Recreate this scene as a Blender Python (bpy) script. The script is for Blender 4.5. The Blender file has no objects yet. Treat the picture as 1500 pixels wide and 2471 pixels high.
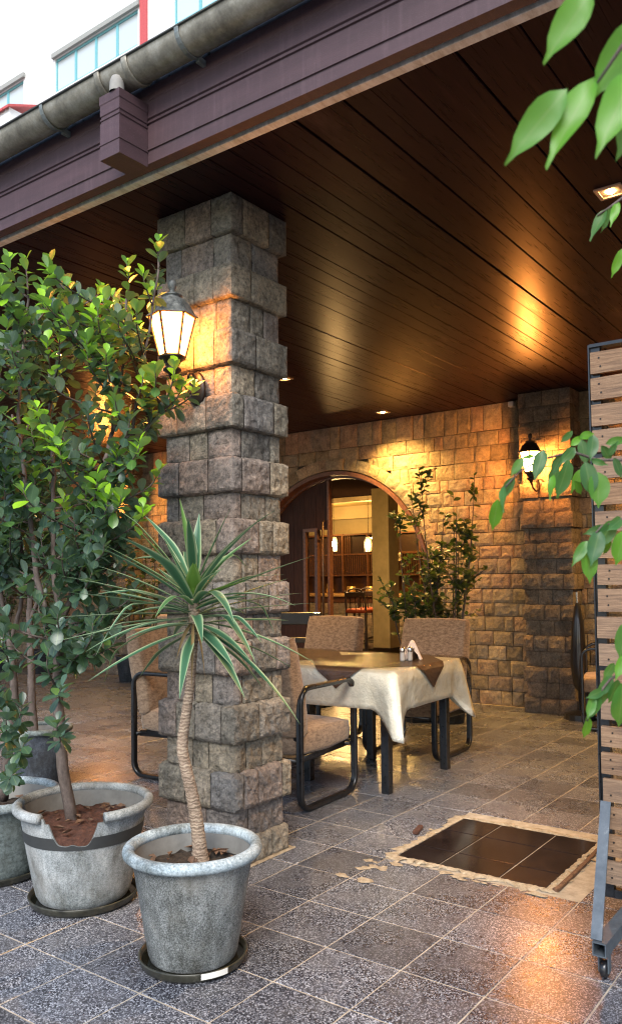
import bpy, math, random
from mathutils import Vector, Matrix, noise
V = Vector
rnd = random.Random(7)
scene = bpy.context.scene
col = scene.collection

# ------------------------------------------------------------------ camera
F_PX, PITCH, ROLL, PY, YAW = 1960.0, 0.0445, -0.0106, 1310.1, 0.6326
CAM = V((-2.7554, -2.4567, 1.3043))
FW = V((math.cos(PITCH) * math.cos(YAW), math.cos(PITCH) * math.sin(YAW), math.sin(PITCH)))
_R = V((math.sin(YAW), -math.cos(YAW), 0)); _U = _R.cross(FW)
RT = _R * math.cos(ROLL) + _U * math.sin(ROLL)
UP = -_R * math.sin(ROLL) + _U * math.cos(ROLL)

def dep(px, py, w):            # world point seen at pixel (1500x2471 photo) at real depth w metres
    return CAM + (FW + RT * ((px - 750) / F_PX) - UP * ((py - PY) / F_PX)) * w

cd = bpy.data.cameras.new('camera'); cam = bpy.data.objects.new('camera', cd); col.objects.link(cam)
cd.sensor_fit = 'VERTICAL'; cd.sensor_height = 36; cd.sensor_width = 36 * 1500 / 2471
cd.lens = 36 * F_PX / 2471
cd.shift_y = (PY - 1235.5) / 2471
cd.clip_start = 0.05; cd.clip_end = 300
cd.dof.use_dof = True; cd.dof.focus_distance = 4.2; cd.dof.aperture_fstop = 7.0
cam.matrix_world = Matrix(((RT.x, UP.x, -FW.x, CAM.x), (RT.y, UP.y, -FW.y, CAM.y), (RT.z, UP.z, -FW.z, CAM.z), (0, 0, 0, 1)))
scene.camera = cam

# ------------------------------------------------------------------ world, sun, exposure
SUN_EL, SUN_AZ = math.radians(43), math.radians(206)     # light comes from the open courtyard side (-x)
w = bpy.data.worlds.new('World'); scene.world = w; w.use_nodes = True
nt = w.node_tree; bg = nt.nodes['Background']; sk = nt.nodes.new('ShaderNodeTexSky')
sk.sky_type = 'NISHITA'; sk.sun_disc = False; sk.sun_elevation = SUN_EL
sk.sun_rotation = math.pi / 2 - SUN_AZ; sk.air_density = 1.0; sk.dust_density = 1.2; sk.ozone_density = 1.0
nt.links.new(sk.outputs[0], bg.inputs[0]); bg.inputs[1].default_value = 0.15
sl = bpy.data.lights.new('sun', 'SUN'); so = bpy.data.objects.new('sun', sl); col.objects.link(so)
sl.energy = 2.1; sl.angle = math.radians(30); sl.color = (1, .97, .92)
sd = V((math.cos(SUN_EL) * math.cos(SUN_AZ), math.cos(SUN_EL) * math.sin(SUN_AZ), math.sin(SUN_EL)))
so.rotation_euler = sd.to_track_quat('Z', 'Y').to_euler()
scene.view_settings.view_transform = 'Standard'; scene.view_settings.look = 'None'
scene.view_settings.exposure = 1.0; scene.view_settings.gamma = 1
scene.render.engine = 'CYCLES'
cy = scene.cycles
cy.filter_width = 1.15; cy.use_denoising = True; cy.max_bounces = 7; cy.diffuse_bounces = 3; cy.glossy_bounces = 3
cy.transparent_max_bounces = 10; cy.transmission_bounces = 4; cy.sample_clamp_indirect = 4.0
cy.caustics_reflective = False; cy.caustics_refractive = False

# ------------------------------------------------------------------ object helpers
def tag(o, label=None, cat=None, group=None, kind=None):
    if label: o['label'] = label
    if cat: o['category'] = cat
    if group: o['group'] = group
    if kind: o['kind'] = kind
    return o
def empty(name, loc=(0, 0, 0), label=None, cat=None, group=None, kind=None):
    o = bpy.data.objects.new(name, None); col.objects.link(o); o.location = loc; o.empty_display_size = .1
    return tag(o, label, cat, group, kind)
_wloc = {}
def link(name, me, parent=None, kind=None, label=None, cat=None, group=None):
    o = bpy.data.objects.new(name, me); col.objects.link(o)
    if parent is not None:
        o.parent = parent
        L = _wloc.get(parent.name, V((0, 0, 0))) + parent.location if parent.parent is None else V((0, 0, 0))
        if parent.parent is None: o.matrix_parent_inverse = Matrix.Translation(-parent.location)
        else: o.matrix_parent_inverse = Matrix.Translation(-parent.parent.location) if parent.matrix_parent_inverse == Matrix.Identity(4) else Matrix.Identity(4)
    return tag(o, label, cat, group, kind)
def copy_tree(o, parent=None):
    c = o.copy(); col.objects.link(c)
    if parent is not None:
        c.parent = parent; c.matrix_parent_inverse = o.matrix_parent_inverse.copy()
    for ch in list(o.children): copy_tree(ch, c)
    return c

class MB:
    def __init__(s): s.v = []; s.f = []; s.a = []; s.m = []; s.cur = (0.5, 0.5, 0.5); s.mi = 0
    def add(s, vs, fs, attr=None):
        n = len(s.v); s.v += [tuple(p) for p in vs]
        s.a += (attr if isinstance(attr, list) else [attr or s.cur] * len(vs))
        s.f += [tuple(i + n for i in f) for f in fs]; s.m += [s.mi] * len(fs)
        return s
    def box(s, x0, x1, y0, y1, z0, z1, ch=0.0, M=None, attr=None):
        if ch <= 0:
            vs = [V((x, y, z)) for x in (x0, x1) for y in (y0, y1) for z in (z0, z1)]
            fs = [(0, 1, 3, 2), (4, 6, 7, 5), (0, 4, 5, 1), (2, 3, 7, 6), (0, 2, 6, 4), (1, 5, 7, 3)]
        else:
            vs = []; idx = {}
            X = (x0, x1); Y = (y0, y1); Z = (z0, z1)
            for i in (0, 1):
                for j in (0, 1):
                    for k in (0, 1):
                        sx, sy, sz = (1, -1)[i], (1, -1)[j], (1, -1)[k]
                        for ax, d in enumerate(((0, ch, ch), (ch, 0, ch), (ch, ch, 0))):
                            idx[(i, j, k, ax)] = len(vs)
                            vs.append(V((X[i] + sx * d[0], Y[j] + sy * d[1], Z[k] + sz * d[2])))
            g = lambda i, j, k, a: idx[(i, j, k, a)]
            fs = []
            for i in (0, 1):
                q = [g(i, 0, 0, 0), g(i, 0, 1, 0), g(i, 1, 1, 0), g(i, 1, 0, 0)]; fs.append(q if i == 0 else q[::-1])
                q = [g(0, i, 0, 1), g(1, i, 0, 1), g(1, i, 1, 1), g(0, i, 1, 1)]; fs.append(q if i == 0 else q[::-1])
                q = [g(0, 0, i, 2), g(0, 1, i, 2), g(1, 1, i, 2), g(1, 0, i, 2)]; fs.append(q if i == 0 else q[::-1])
            for a in (0, 1):
                for b in (0, 1):
                    fs.append([g(a, b, 0, 0), g(a, b, 0, 1), g(a, b, 1, 1), g(a, b, 1, 0)])
                    fs.append([g(a, 0, b, 0), g(a, 0, b, 2), g(a, 1, b, 2), g(a, 1, b, 0)])
                    fs.append([g(0, a, b, 1), g(0, a, b, 2), g(1, a, b, 2), g(1, a, b, 1)])
                    for c in (0, 1): fs.append([g(a, b, c, 0), g(a, b, c, 1), g(a, b, c, 2)])
            cen = V(((x0 + x1) / 2, (y0 + y1) / 2, (z0 + z1) / 2)); out = []
            for f in fs:
                n = (vs[f[1]] - vs[f[0]]).cross(vs[f[2]] - vs[f[0]]); c = sum((vs[i] for i in f), V()) / len(f)
                out.append(f if n.dot(c - cen) >= 0 else f[::-1])
            fs = out
        if M is not None: vs = [M @ p for p in vs]
        return s.add(vs, fs, attr)
    def tube(s, pts, r0, r1=None, n=7, cap=True, closed=False, flat=None, attr=None):
        pts = [V(p) for p in pts]; r1 = r0 if r1 is None else r1; N = len(pts); vs = []
        ref = V((0, 0, 1))
        t0 = (pts[1] - pts[0]).normalized()
        if abs(t0.dot(ref)) > .9: ref = V((1, 0, 0))
        for i, p in enumerate(pts):
            if closed: t = (pts[(i + 1) % N] - pts[i - 1]).normalized()
            else: t = (pts[min(i + 1, N - 1)] - pts[max(i - 1, 0)]).normalized()
            if flat is not None:
                a = V(flat); b = t.cross(a).normalized()
            else:
                a = (ref - t * ref.dot(t)).normalized(); ref = a; b = t.cross(a)
            r = r0 + (r1 - r0) * i / (N - 1) if not hasattr(r0, '__len__') else None
            for k in range(n):
                if hasattr(r0, '__len__'):      # rounded rectangle section: r0 = (half along flat, half across)
                    an = 2 * math.pi * (k + .5) / n; c, q = math.cos(an), math.sin(an)
                    e = .5
                    c = math.copysign(abs(c) ** e, c); q = math.copysign(abs(q) ** e, q)
                    vs.append(p + a * (c * r0[0]) + b * (q * r0[1]))
                else:
                    an = 2 * math.pi * k / n; vs.append(p + a * (math.cos(an) * r) + b * (math.sin(an) * r))
        fs = []
        for i in range(N if closed else N - 1):
            for k in range(n):
                j = (i + 1) % N
                fs.append((i * n + k, i * n + (k + 1) % n, j * n + (k + 1) % n, j * n + k))
        if cap and not closed: fs.append(tuple(range(n))[::-1]); fs.append(tuple((N - 1) * n + k for k in range(n)))
        return s.add(vs, fs, attr)
    def lathe(s, prof, c=(0, 0, 0), n=32, attr=None, cap=False, M=None):
        vs = []; fs = []; c = V(c)
        for r, z in prof:
            for k in range(n):
                a = 2 * math.pi * k / n; p = V((r * math.cos(a), r * math.sin(a), z))
                vs.append((M @ p if M is not None else p) + c)
        for i in range(len(prof) - 1):
            for k in range(n): fs.append((i * n + k, i * n + (k + 1) % n, (i + 1) * n + (k + 1) % n, (i + 1) * n + k))
        if cap: fs.append(tuple(range(n))[::-1]); fs.append(tuple((len(prof) - 1) * n + k for k in range(n)))
        return s.add(vs, fs, attr)
    def prism(s, poly, ax, a0, a1, attr=None):      # poly in the two other axes, extruded along ax
        n = len(poly); vs = []
        for a in (a0, a1):
            for u, v_ in poly:
                vs.append({'x': V((a, u, v_)), 'y': V((u, a, v_)), 'z': V((u, v_, a))}[ax])
        fs = [tuple(range(n))[::-1], tuple(range(n, 2 * n))] + [(i, (i + 1) % n, n + (i + 1) % n, n + i) for i in range(n)]
        return s.add(vs, fs, attr)
    def mesh(s, name, mats, smooth=False):
        me = bpy.data.meshes.new(name); me.from_pydata(s.v, [], s.f)
        for m in (mats if isinstance(mats, (list, tuple)) else [mats]): me.materials.append(m)
        if any(s.m): me.polygons.foreach_set('material_index', s.m)
        at = me.attributes.new('tint', 'FLOAT_COLOR', 'POINT')
        at.data.foreach_set('color', [c for a in s.a for c in (a[0], a[1], a[2], 1.0)])
        if smooth: me.polygons.foreach_set('use_smooth', [True] * len(me.polygons))
        me.update(); return me
    def build(s, name, mats, parent=None, smooth=False, **k):
        me = s.mesh(name, mats, smooth)
        if smooth == 'auto' or smooth == 2:
            try: me.set_sharp_from_angle(angle=math.radians(38))
            except Exception: pass
        return link(name, me, parent, **k)

# ------------------------------------------------------------------ material helpers
class NT:
    def __init__(s, name):
        s.m = bpy.data.materials.new(name); s.m.use_nodes = True; s.t = s.m.node_tree
        s.p = s.t.nodes['Principled BSDF']; s.out = s.t.nodes['Material Output']
    def n(s, typ, **k):
        x = s.t.nodes.new('ShaderNode' + typ)
        for a, b in k.items(): setattr(x, a, b)
        return x
    def l(s, a, b): s.t.links.new(a, b)
    def set(s, **k):
        for a, b in k.items():
            i = s.p.inputs[{'base': 'Base Color', 'rough': 'Roughness', 'metal': 'Metallic', 'spec': 'Specular IOR Level', 'coat': 'Coat Weight',
                            'coatr': 'Coat Roughness', 'em': 'Emission Color', 'es': 'Emission Strength', 'ior': 'IOR', 'sheen': 'Sheen Weight', 'trans': 'Transmission Weight'}[a]]
            if hasattr(b, 'is_linked') or hasattr(b, 'links'): s.l(b, i)
            else: i.default_value = (*b, 1) if isinstance(b, tuple) else b
        return s
    def pos(s, scale=(1, 1, 1), obj=False):
        src = s.n('TexCoord').outputs['Object'] if obj else s.n('NewGeometry').outputs['Position']
        mp = s.n('Mapping'); mp.inputs['Scale'].default_value = scale; s.l(src, mp.inputs[0]); return mp.outputs[0]
    def noise(s, sc, det=4, rough=.6, scale=(1, 1, 1), obj=False, dist=0):
        x = s.n('TexNoise'); x.inputs['Scale'].default_value = sc; x.inputs['Detail'].default_value = det
        x.inputs['Roughness'].default_value = rough; x.inputs['Distortion'].default_value = dist
        s.l(s.pos(scale, obj), x.inputs['Vector']); return x.outputs[0]
    def voro(s, sc, feat='F1', out='Distance'):
        x = s.n('TexVoronoi', feature=feat); x.inputs['Scale'].default_value = sc; s.l(s.pos(), x.inputs['Vector']); return x.outputs[out]
    def ramp(s, fac, stops, interp='LINEAR'):
        x = s.n('ValToRGB'); x.color_ramp.interpolation = interp; e = x.color_ramp.elements
        while len(e) < len(stops): e.new(.5)
        for q, (p, c) in zip(e, stops): q.position = p; q.color = (*c, 1) if isinstance(c, tuple) else (c, c, c, 1)
        s.l(fac, x.inputs[0]); return x.outputs[0]
    def mix(s, f, a, b, mode='MIX'):
        x = s.n('Mix', data_type='RGBA', blend_type=mode)
        for i, v in ((0, f), (6, a), (7, b)):
            if hasattr(v, 'links'): s.l(v, x.inputs[i])
            else: x.inputs[i].default_value = (*v, 1) if isinstance(v, tuple) else v
        return x.outputs[2]
    def math(s, op, a, b=0.0, c=None):
        x = s.n('Math', operation=op)
        for i, v in enumerate((a, b) if c is None else (a, b, c)):
            if hasattr(v, 'links'): s.l(v, x.inputs[i])
            else: x.inputs[i].default_value = v
        return x.outputs[0]
    def tint(s):
        a = s.n('Attribute', attribute_name='tint'); sp = s.n('SeparateColor'); s.l(a.outputs['Color'], sp.inputs[0]); return sp.outputs
    def orand(s): return s.n('ObjectInfo').outputs['Random']
    def bump(s, h, strength=.3, dist=.01, prev=None):
        x = s.n('Bump'); x.inputs['Strength'].default_value = strength; x.inputs['Distance'].default_value = dist
        s.l(h, x.inputs['Height'])
        if prev is not None: s.l(prev, x.inputs['Normal'])
        s.l(x.outputs[0], s.p.inputs['Normal']); return x.outputs[0]
def plain(name, c, rough=.5, metal=0, nz=.15, sc=20, bump=0.0, **k):
    t = NT(name); f = t.noise(sc, 5, .65)
    dk = tuple(x * (1 - nz) for x in c); lt = tuple(min(1, x * (1 + nz)) for x in c)
    t.set(base=t.ramp(f, [(.3, dk), (.7, lt)]), rough=rough, metal=metal, **k)
    if bump: t.bump(f, bump, .005)
    return t.m
def emis(name, c, s, rough=.5):
    t = NT(name); t.set(base=(.8, .8, .8), em=c, es=s, rough=rough); return t.m

# terrazzo
def terrazzo(name, warm=0.0):
    t = NT(name)
    cell = t.voro(270, 'F1', 'Color'); sp = t.n('SeparateColor'); t.l(cell, sp.inputs[0])
    base = t.ramp(sp.outputs[0], [(0, (.022, .023, .030)), (.42, (.040, .042, .052)), (.60, (.11, .115, .135)), (.80, (.25, .26, .295)), (.96, (.50, .52, .56))], 'LINEAR')
    big = t.noise(1.6, 5, .6); r = t.orand()
    v = t.math('MULTIPLY_ADD', r, .55, .72)
    base = t.mix(1.0, base, t.ramp(big, [(.3, (.72, .72, .75)), (.7, (1.1, 1.08, 1.05))]), 'MULTIPLY')
    cmb = t.n('CombineColor'); [t.l(v, cmb.inputs[i]) for i in range(3)]
    base = t.mix(1.0, base, cmb.outputs[0], 'MULTIPLY')
    dust = t.noise(7, 6, .7); base = t.mix(t.ramp(dust, [(.5, 0.0), (.8, .22)]), base, (.30, .28, .25))
    rg = t.math('MULTIPLY_ADD', t.noise(3.5, 5, .65), .30, .13)
    t.set(base=base, rough=rg, spec=.5)
    t.bump(t.noise(9, 3, .5), .05, .01)
    return t.m
M_TILE = terrazzo('terrazzo')
t = NT('grout'); t.set(base=t.ramp(t.noise(14, 6, .7), [(.3, (.26, .215, .16)), (.7, (.56, .49, .39))]), rough=.85); M_GROUT = t.m

def stone_mat(name, cols, spot=.5, bump=1.0):
    t = NT(name); tt = t.tint()
    n1 = t.noise(9, 8, .75); n2 = t.noise(55, 8, .75); n3 = t.noise(2.2, 3, .5)
    f = t.math('ADD', t.math('MULTIPLY', tt[0], .9), t.math('MULTIPLY_ADD', n3, .5, -.2))
    b = t.ramp(f, [(i / (len(cols) - 1), c) for i, c in enumerate(cols)])
    b = t.mix(1.0, b, t.ramp(n1, [(.32, (.50, .50, .50)), (.55, (1, 1, 1)), (.72, (1.2, 1.15, 1.1))]), 'MULTIPLY')
    b = t.mix(spot, b, t.ramp(n2, [(.36, (.30, .30, .31)), (.5, (.95, .95, .95)), (.66, (1.5, 1.45, 1.4))]), 'MULTIPLY')
    dk = t.noise(3.0, 7, .8); b = t.mix(t.ramp(dk, [(.56, 0.0), (.72, .55)]), b, (.06, .06, .06))
    t.set(base=b, rough=.88, spec=.3)
    bb = t.bump(n2, .55 * bump, .012); t.bump(n1, .7 * bump, .03, bb)
    return t.m
M_PIL = stone_mat('pillar_stone', [(.16, .15, .14), (.27, .24, .19), (.36, .30, .22), (.22, .21, .20), (.34, .25, .195)], .8)
M_WALL = stone_mat('wall_stone', [(.21, .17, .12), (.32, .26, .165), (.40, .32, .20), (.26, .235, .19), (.37, .255, .17), (.46, .39, .27)], .45, .8)
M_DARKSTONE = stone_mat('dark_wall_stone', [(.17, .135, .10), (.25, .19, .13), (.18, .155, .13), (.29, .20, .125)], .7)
t = NT('mortar'); t.set(base=t.ramp(t.noise(25, 6, .7), [(.3, (.045, .04, .033)), (.7, (.12, .10, .075))]), rough=.95); M_MORT = t.m

# ceiling boards: dark stained wood with varnish
t = NT('ceiling_wood'); g = t.noise(6, 6, .6, (.6, 14, 14)); s2 = t.noise(1.3, 5, .7, (1, 3, 1))
b = t.ramp(g, [(.3, (.012, .0036, .0052)), (.6, (.022, .0066, .0084)), (.8, (.040, .013, .014))])
b = t.mix(t.math('MULTIPLY', t.orand(), .5), b, (.022, .012, .013))
b = t.mix(t.ramp(s2, [(.60, 0.0), (.78, .35)]), b, (.16, .10, .085))
t.set(base=b, rough=.8, spec=0.0); bpn = t.bump(g, .05, .004)
gl = t.n('BsdfGlossy'); t.l(t.math('MULTIPLY_ADD', g, .14, .22), gl.inputs['Roughness']); gl.inputs[0].default_value = (1, .93, .9, 1); t.l(bpn, gl.inputs['Normal'])
fr_ = t.n('Fresnel'); fr_.inputs[0].default_value = 1.4; mx = t.n('MixShader'); t.l(t.math('MULTIPLY', fr_.outputs[0], .42), mx.inputs[0]); t.l(t.p.outputs[0], mx.inputs[1]); t.l(gl.outputs[0], mx.inputs[2]); t.l(mx.outputs[0], t.out.inputs[0])
b1 = t.noise(5, 3, .5, (.5, 1.5, 1)); M_CEIL = t.m
def painted(name, c, rough=.6, sc=300, bmp=.35):
    t = NT(name); f = t.noise(sc, 3, .6); g = t.noise(5, 6, .7, (1, .4, 3)); st = t.noise(4, 5, .7, (1, 9, .7))
    b = t.ramp(g, [(.3, tuple(x * .72 for x in c)), (.7, tuple(x * 1.18 for x in c))])
    b = t.mix(t.ramp(st, [(.52, 0.0), (.75, .22)]), b, tuple(min(1, x * 1.9 + .05) for x in c))
    b = t.mix(t.ramp(f, [(.62, 0.0), (.75, .25)]), b, (.4, .36, .36))
    t.set(base=b, rough=rough); t.bump(f, bmp, .003); return t.m
M_FASC = painted('purple_brown_paint', (.066, .034, .040))
t = NT('aged_zinc'); g = t.noise(7, 7, .75); h = t.noise(3, 5, .7, (1, 5, 1))
t.set(base=t.ramp(g, [(.3, (.11, .10, .08)), (.5, (.27, .25, .20)), (.72, (.48, .46, .40))]), rough=.55, metal=.35); t.bump(g, .2, .004); M_ZINC = t.m
t = NT('weathered_trim'); g = t.noise(10, 7, .7, (1, 3, 1)); t.set(base=t.ramp(g, [(.3, (.48, .40, .30)), (.6, (.80, .76, .68))]), rough=.7); M_TRIM = t.m
t = NT('black_steel'); g = t.noise(40, 5, .6); t.set(base=t.ramp(g, [(.35, (.007, .008, .010)), (.75, (.024, .024, .027))]), rough=t.math('MULTIPLY_ADD', g, .25, .18), metal=.3, spec=.6, coat=.3, coatr=.15); M_BLACK = t.m
def pot_mat(name, dark, light, warm, cover=.5, sc=90):
    t = NT(name); f = t.noise(sc, 7, .8); g = t.noise(4, 5, .65); h = t.noise(30, 4, .6, (1, 1, .12))
    k = t.math('ADD', f, t.math('MULTIPLY', t.math('SUBTRACT', g, .5), .5))
    b = t.ramp(k, [(cover - .12, dark), (cover, tuple((a + c) / 2 for a, c in zip(dark, light))), (cover + .14, light)])
    b = t.mix(t.ramp(g, [(.48, 0.0), (.7, .45)]), b, warm)
    sm = t.noise(9, 6, .75, (1, 1, .5)); b = t.mix(1.0, b, t.ramp(sm, [(.34, (.48, .46, .42)), (.5, (.95, .95, .95)), (.66, (1.35, 1.35, 1.36))]), 'MULTIPLY')
    b = t.mix(.35, b, t.ramp(h, [(.35, (.6, .6, .6)), (.65, (1.25, 1.25, 1.25))]), 'MULTIPLY')
    t.set(base=b, rough=.72); t.bump(f, .25, .003); return t.m
M_POT1 = pot_mat('speckled_grey_plastic', (.055, .060, .058), (.37, .39, .385), (.18, .145, .10), .52, 200)
M_POTRIM = pot_mat('bleached_rim_plastic', (.14, .18, .20), (.50, .58, .61), (.20, .24, .25), .50, 130)
M_POT2 = pot_mat('weathered_pale_plastic', (.13, .15, .15), (.42, .44, .44), (.20, .175, .14), .49, 170)
M_POT3 = pot_mat('green_grey_plastic', (.06, .075, .072), (.19, .23, .225), (.10, .10, .085), .5, 60)
M_POT4 = pot_mat('blue_black_plastic', (.02, .026, .036), (.07, .085, .105), (.05, .05, .05), .55, 50)
M_POTIN = plain('pot_inside', (.17, .165, .15), .7, nz=.3, sc=8)
M_BAND = plain('dark_band', (.035, .037, .037), .6)
t = NT('wet_saucer'); t.set(base=t.ramp(t.noise(20, 6, .7), [(.3, (.012, .012, .009)), (.6, (.05, .048, .035)), (.8, (.13, .12, .10))]), rough=.3); M_SAUC = t.m
M_WATER = plain('saucer_water', (.008, .008, .005), .05, nz=.1)
t = NT('potting_soil'); f = t.noise(60, 8, .8); t.set(base=t.ramp(f, [(.35, (.025, .016, .010)), (.6, (.085, .058, .038)), (.75, (.17, .13, .09))]), rough=.95); t.bump(f, 1, .02); M_SOIL = t.m
t = NT('red_soil'); f = t.noise(50, 8, .8); t.set(base=t.ramp(f, [(.35, (.05, .02, .012)), (.6, (.16, .065, .04)), (.75, (.26, .13, .08))]), rough=.95); t.bump(f, 1, .02); M_SOILR = t.m
t = NT('ficus_bark'); f = t.noise(40, 6, .7, (1, 1, .5)); g = t.noise(6, 4, .6); t.set(base=t.ramp(f, [(.3, (.045, .032, .026)), (.6, (.13, .10, .085)), (.8, (.22, .19, .17))]), rough=.85); t.bump(f, .5, .006); M_BARK = t.m
t = NT('yucca_bark'); f = t.noise(30, 6, .7, (.5, .5, 3.0)); g = t.n('TexWave', bands_direction='Z'); g.inputs['Scale'].default_value = 26; g.inputs['Distortion'].default_value = 7; g.inputs['Detail'].default_value = 4; g.inputs['Detail Scale'].default_value = 2.5
t.l(t.pos(), g.inputs['Vector']); mm = t.math('MULTIPLY_ADD', g.outputs[1], .20, t.math('MULTIPLY', f, .82))
t.set(base=t.ramp(mm, [(.25, (.09, .062, .040)), (.5, (.28, .20, .14)), (.75, (.50, .39, .28))]), rough=.85); t.bump(mm, .7, .008); M_YBARK = t.m

def leaf_mat(name, stops, under=(.30, .42, .32), rough=.32, transl=.25, tcol=(.30, .55, .04)):
    t = NT(name); tt = t.tint()
    nz = t.noise(18, 3, .5)
    b = t.ramp(tt[0], stops); b = t.mix(.5, b, t.ramp(nz, [(.3, (.7, .7, .7)), (.7, (1.2, 1.2, 1.2))]), 'MULTIPLY')
    rib = t.ramp(tt[1], [(.0, 0.35), (.12, 0.0)]); b = t.mix(rib, b, (.25, .36, .12))
    bf = t.n('NewGeometry').outputs['Backfacing']; b2 = t.mix(t.math('MULTIPLY', bf, .35), b, under)
    t.set(base=b2, rough=rough, spec=.5)
    tr = t.n('BsdfTranslucent'); t.l(t.mix(.5, b, tcol), tr.inputs[0]); mx = t.n('MixShader'); mx.inputs[0].default_value = transl
    t.l(t.p.outputs[0], mx.inputs[1]); t.l(tr.outputs[0], mx.inputs[2]); t.l(mx.outputs[0], t.out.inputs[0]); return t.m
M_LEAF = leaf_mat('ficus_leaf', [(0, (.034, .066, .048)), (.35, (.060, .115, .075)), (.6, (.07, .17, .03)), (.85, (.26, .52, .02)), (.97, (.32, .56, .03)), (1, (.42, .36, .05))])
M_LEAF2 = leaf_mat('weeping_fig_leaf', [(0, (.04, .12, .055)), (.5, (.07, .21, .045)), (1, (.14, .40, .02))], (.14, .26, .10), .42, .45)
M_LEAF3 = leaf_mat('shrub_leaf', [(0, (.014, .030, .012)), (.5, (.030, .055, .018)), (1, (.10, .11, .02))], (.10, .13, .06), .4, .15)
t = NT('yucca_leaf'); tt = t.tint(); st = t.noise(5, 2, .5)
b = t.ramp(tt[0], [(0, (.10, .19, .075)), (.12, (.045, .125, .065)), (.62, (.075, .19, .10)), (.72, (.24, .35, .18)), (.88, (.42, .48, .29)), (1, (.30, .40, .22))])
b = t.mix(t.ramp(tt[1], [(.3, 0.0), (.9, .65)]), b, (.20, .36, .03)); b = t.mix(t.ramp(tt[2], [(.75, 0.0), (.9, 1.0)]), b, (.33, .22, .10))
t.set(base=b, rough=.38); tr = t.n('BsdfTranslucent'); t.l(b, tr.inputs[0]); mx = t.n('MixShader'); mx.inputs[0].default_value = .22
t.l(t.p.outputs[0], mx.inputs[1]); t.l(tr.outputs[0], mx.inputs[2]); t.l(mx.outputs[0], t.out.inputs[0]); M_YUC = t.m

def velvet(name, c1, c2):
    t = NT(name); f = t.noise(30, 7, .75, (1, 1, 2.2)); g = t.noise(230, 3, .6)
    b = t.ramp(f, [(.34, c1), (.62, c2)]); b = t.mix(.5, b, t.ramp(g, [(.35, (.7, .7, .7)), (.65, (1.25, 1.25, 1.25))]), 'MULTIPLY')
    t.set(base=b, rough=.85, sheen=.3); t.bump(f, .35, .006); return t.m
M_VEL = velvet('brown_velvet', (.15, .088, .05), (.40, .27, .17))
t = NT('white_cloth'); f = t.noise(8, 5, .6); g = t.noise(160, 2, .5); t.set(base=t.ramp(f, [(.3, (.68, .66, .55)), (.7, (.82, .80, .70))]), rough=.8); bb = t.bump(g, .1, .002); t.bump(f, .8, .03, bb); M_CLOTH = t.m
t = NT('brown_cloth'); f = t.noise(10, 5, .6); t.set(base=t.ramp(f, [(.3, (.07, .035, .02)), (.7, (.12, .065, .04))]), rough=.75); t.bump(f, .3, .01); M_BROWN = t.m
t = NT('clear_plastic'); t.t.nodes.remove(t.p); gl = t.n('BsdfGlossy'); gl.inputs['Roughness'].default_value = .07; tr = t.n('BsdfTransparent'); tr.inputs[0].default_value = (.97, .97, .96, 1)
lw = t.n('Fresnel'); lw.inputs[0].default_value = 1.5; mx = t.n('MixShader'); bp = t.n('Bump'); bp.inputs['Strength'].default_value = .6; bp.inputs['Distance'].default_value = .012
t.l(t.noise(26, 5, .6), bp.inputs['Height']); t.l(bp.outputs[0], gl.inputs['Normal']); t.l(bp.outputs[0], lw.inputs[1])
t.l(t.math('MULTIPLY_ADD', lw.outputs[0], .55, .01), mx.inputs[0]); t.l(tr.outputs[0], mx.inputs[1]); t.l(gl.outputs[0], mx.inputs[2]); t.l(mx.outputs[0], t.out.inputs[0]); M_PLAST = t.m
t = NT('dark_door_wood'); f = t.noise(8, 6, .65, (8, 8, .7)); t.set(base=t.ramp(f, [(.3, (.018, .007, .005)), (.7, (.060, .024, .014))]), rough=.55, spec=.2); t.bump(f, .15, .004); M_DOOR = t.m
t = NT('red_arch_wood'); f = t.noise(8, 6, .65, (4, 4, 4)); t.set(base=t.ramp(f, [(.3, (.07, .03, .02)), (.7, (.17, .08, .05))]), rough=.45); M_FRAME = t.m
t = NT('pallet_wood'); f = t.noise(9, 7, .7, (3, 1, 16)); g = t.noise(2.5, 4, .6, (1, .4, 5)); k = t.voro(6)
b = t.ramp(f, [(.30, (.075, .038, .02)), (.5, (.24, .135, .07)), (.72, (.38, .24, .135))]); b = t.mix(t.math('MULTIPLY', t.orand(), .45), b, (.22, .17, .13)); b = t.mix(t.ramp(g, [(.5, 0.0), (.75, .5)]), b, (.10, .06, .04))
t.set(base=b, rough=.75); t.bump(f, .5, .006); M_PALLET = t.m
t = NT('blue_grey_steel'); g = t.noise(20, 6, .7); t.set(base=t.ramp(g, [(.35, (.075, .095, .115)), (.62, (.12, .145, .17)), (.78, (.28, .30, .31))]), rough=.5, metal=.3); M_STEEL = t.m
t = NT('old_lantern_metal'); g = t.noise(40, 6, .7); t.set(base=t.ramp(g, [(.35, (.045, .05, .05)), (.7, (.22, .23, .22))]), rough=.55, metal=.3); M_LANT = t.m
M_LANTR = plain('rusty_lantern_metal', (.14, .07, .035), .5, .2)
M_LANTD = plain('dark_lantern_metal', (.022, .017, .014), .4, .3)
t = NT('dark_glossy_tile'); f = t.noise(5, 5, .6); g = t.noise(30, 6, .75)
b = t.ramp(f, [(.3, (.012, .008, .008)), (.7, (.03, .02, .018))]); b = t.mix(t.ramp(g, [(.6, 0.0), (.8, .2)]), b, (.25, .19, .14)); t.set(base=b, rough=t.math('MULTIPLY_ADD', g, .18, .03)); M_HATCH = t.m
t = NT('crumbling_cement'); f = t.noise(35, 8, .8); t.set(base=t.ramp(f, [(.3, (.22, .15, .09)), (.5, (.50, .40, .27)), (.7, (.70, .60, .45))]), rough=.95); t.bump(f, 1, .015); M_CEM = t.m
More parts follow.
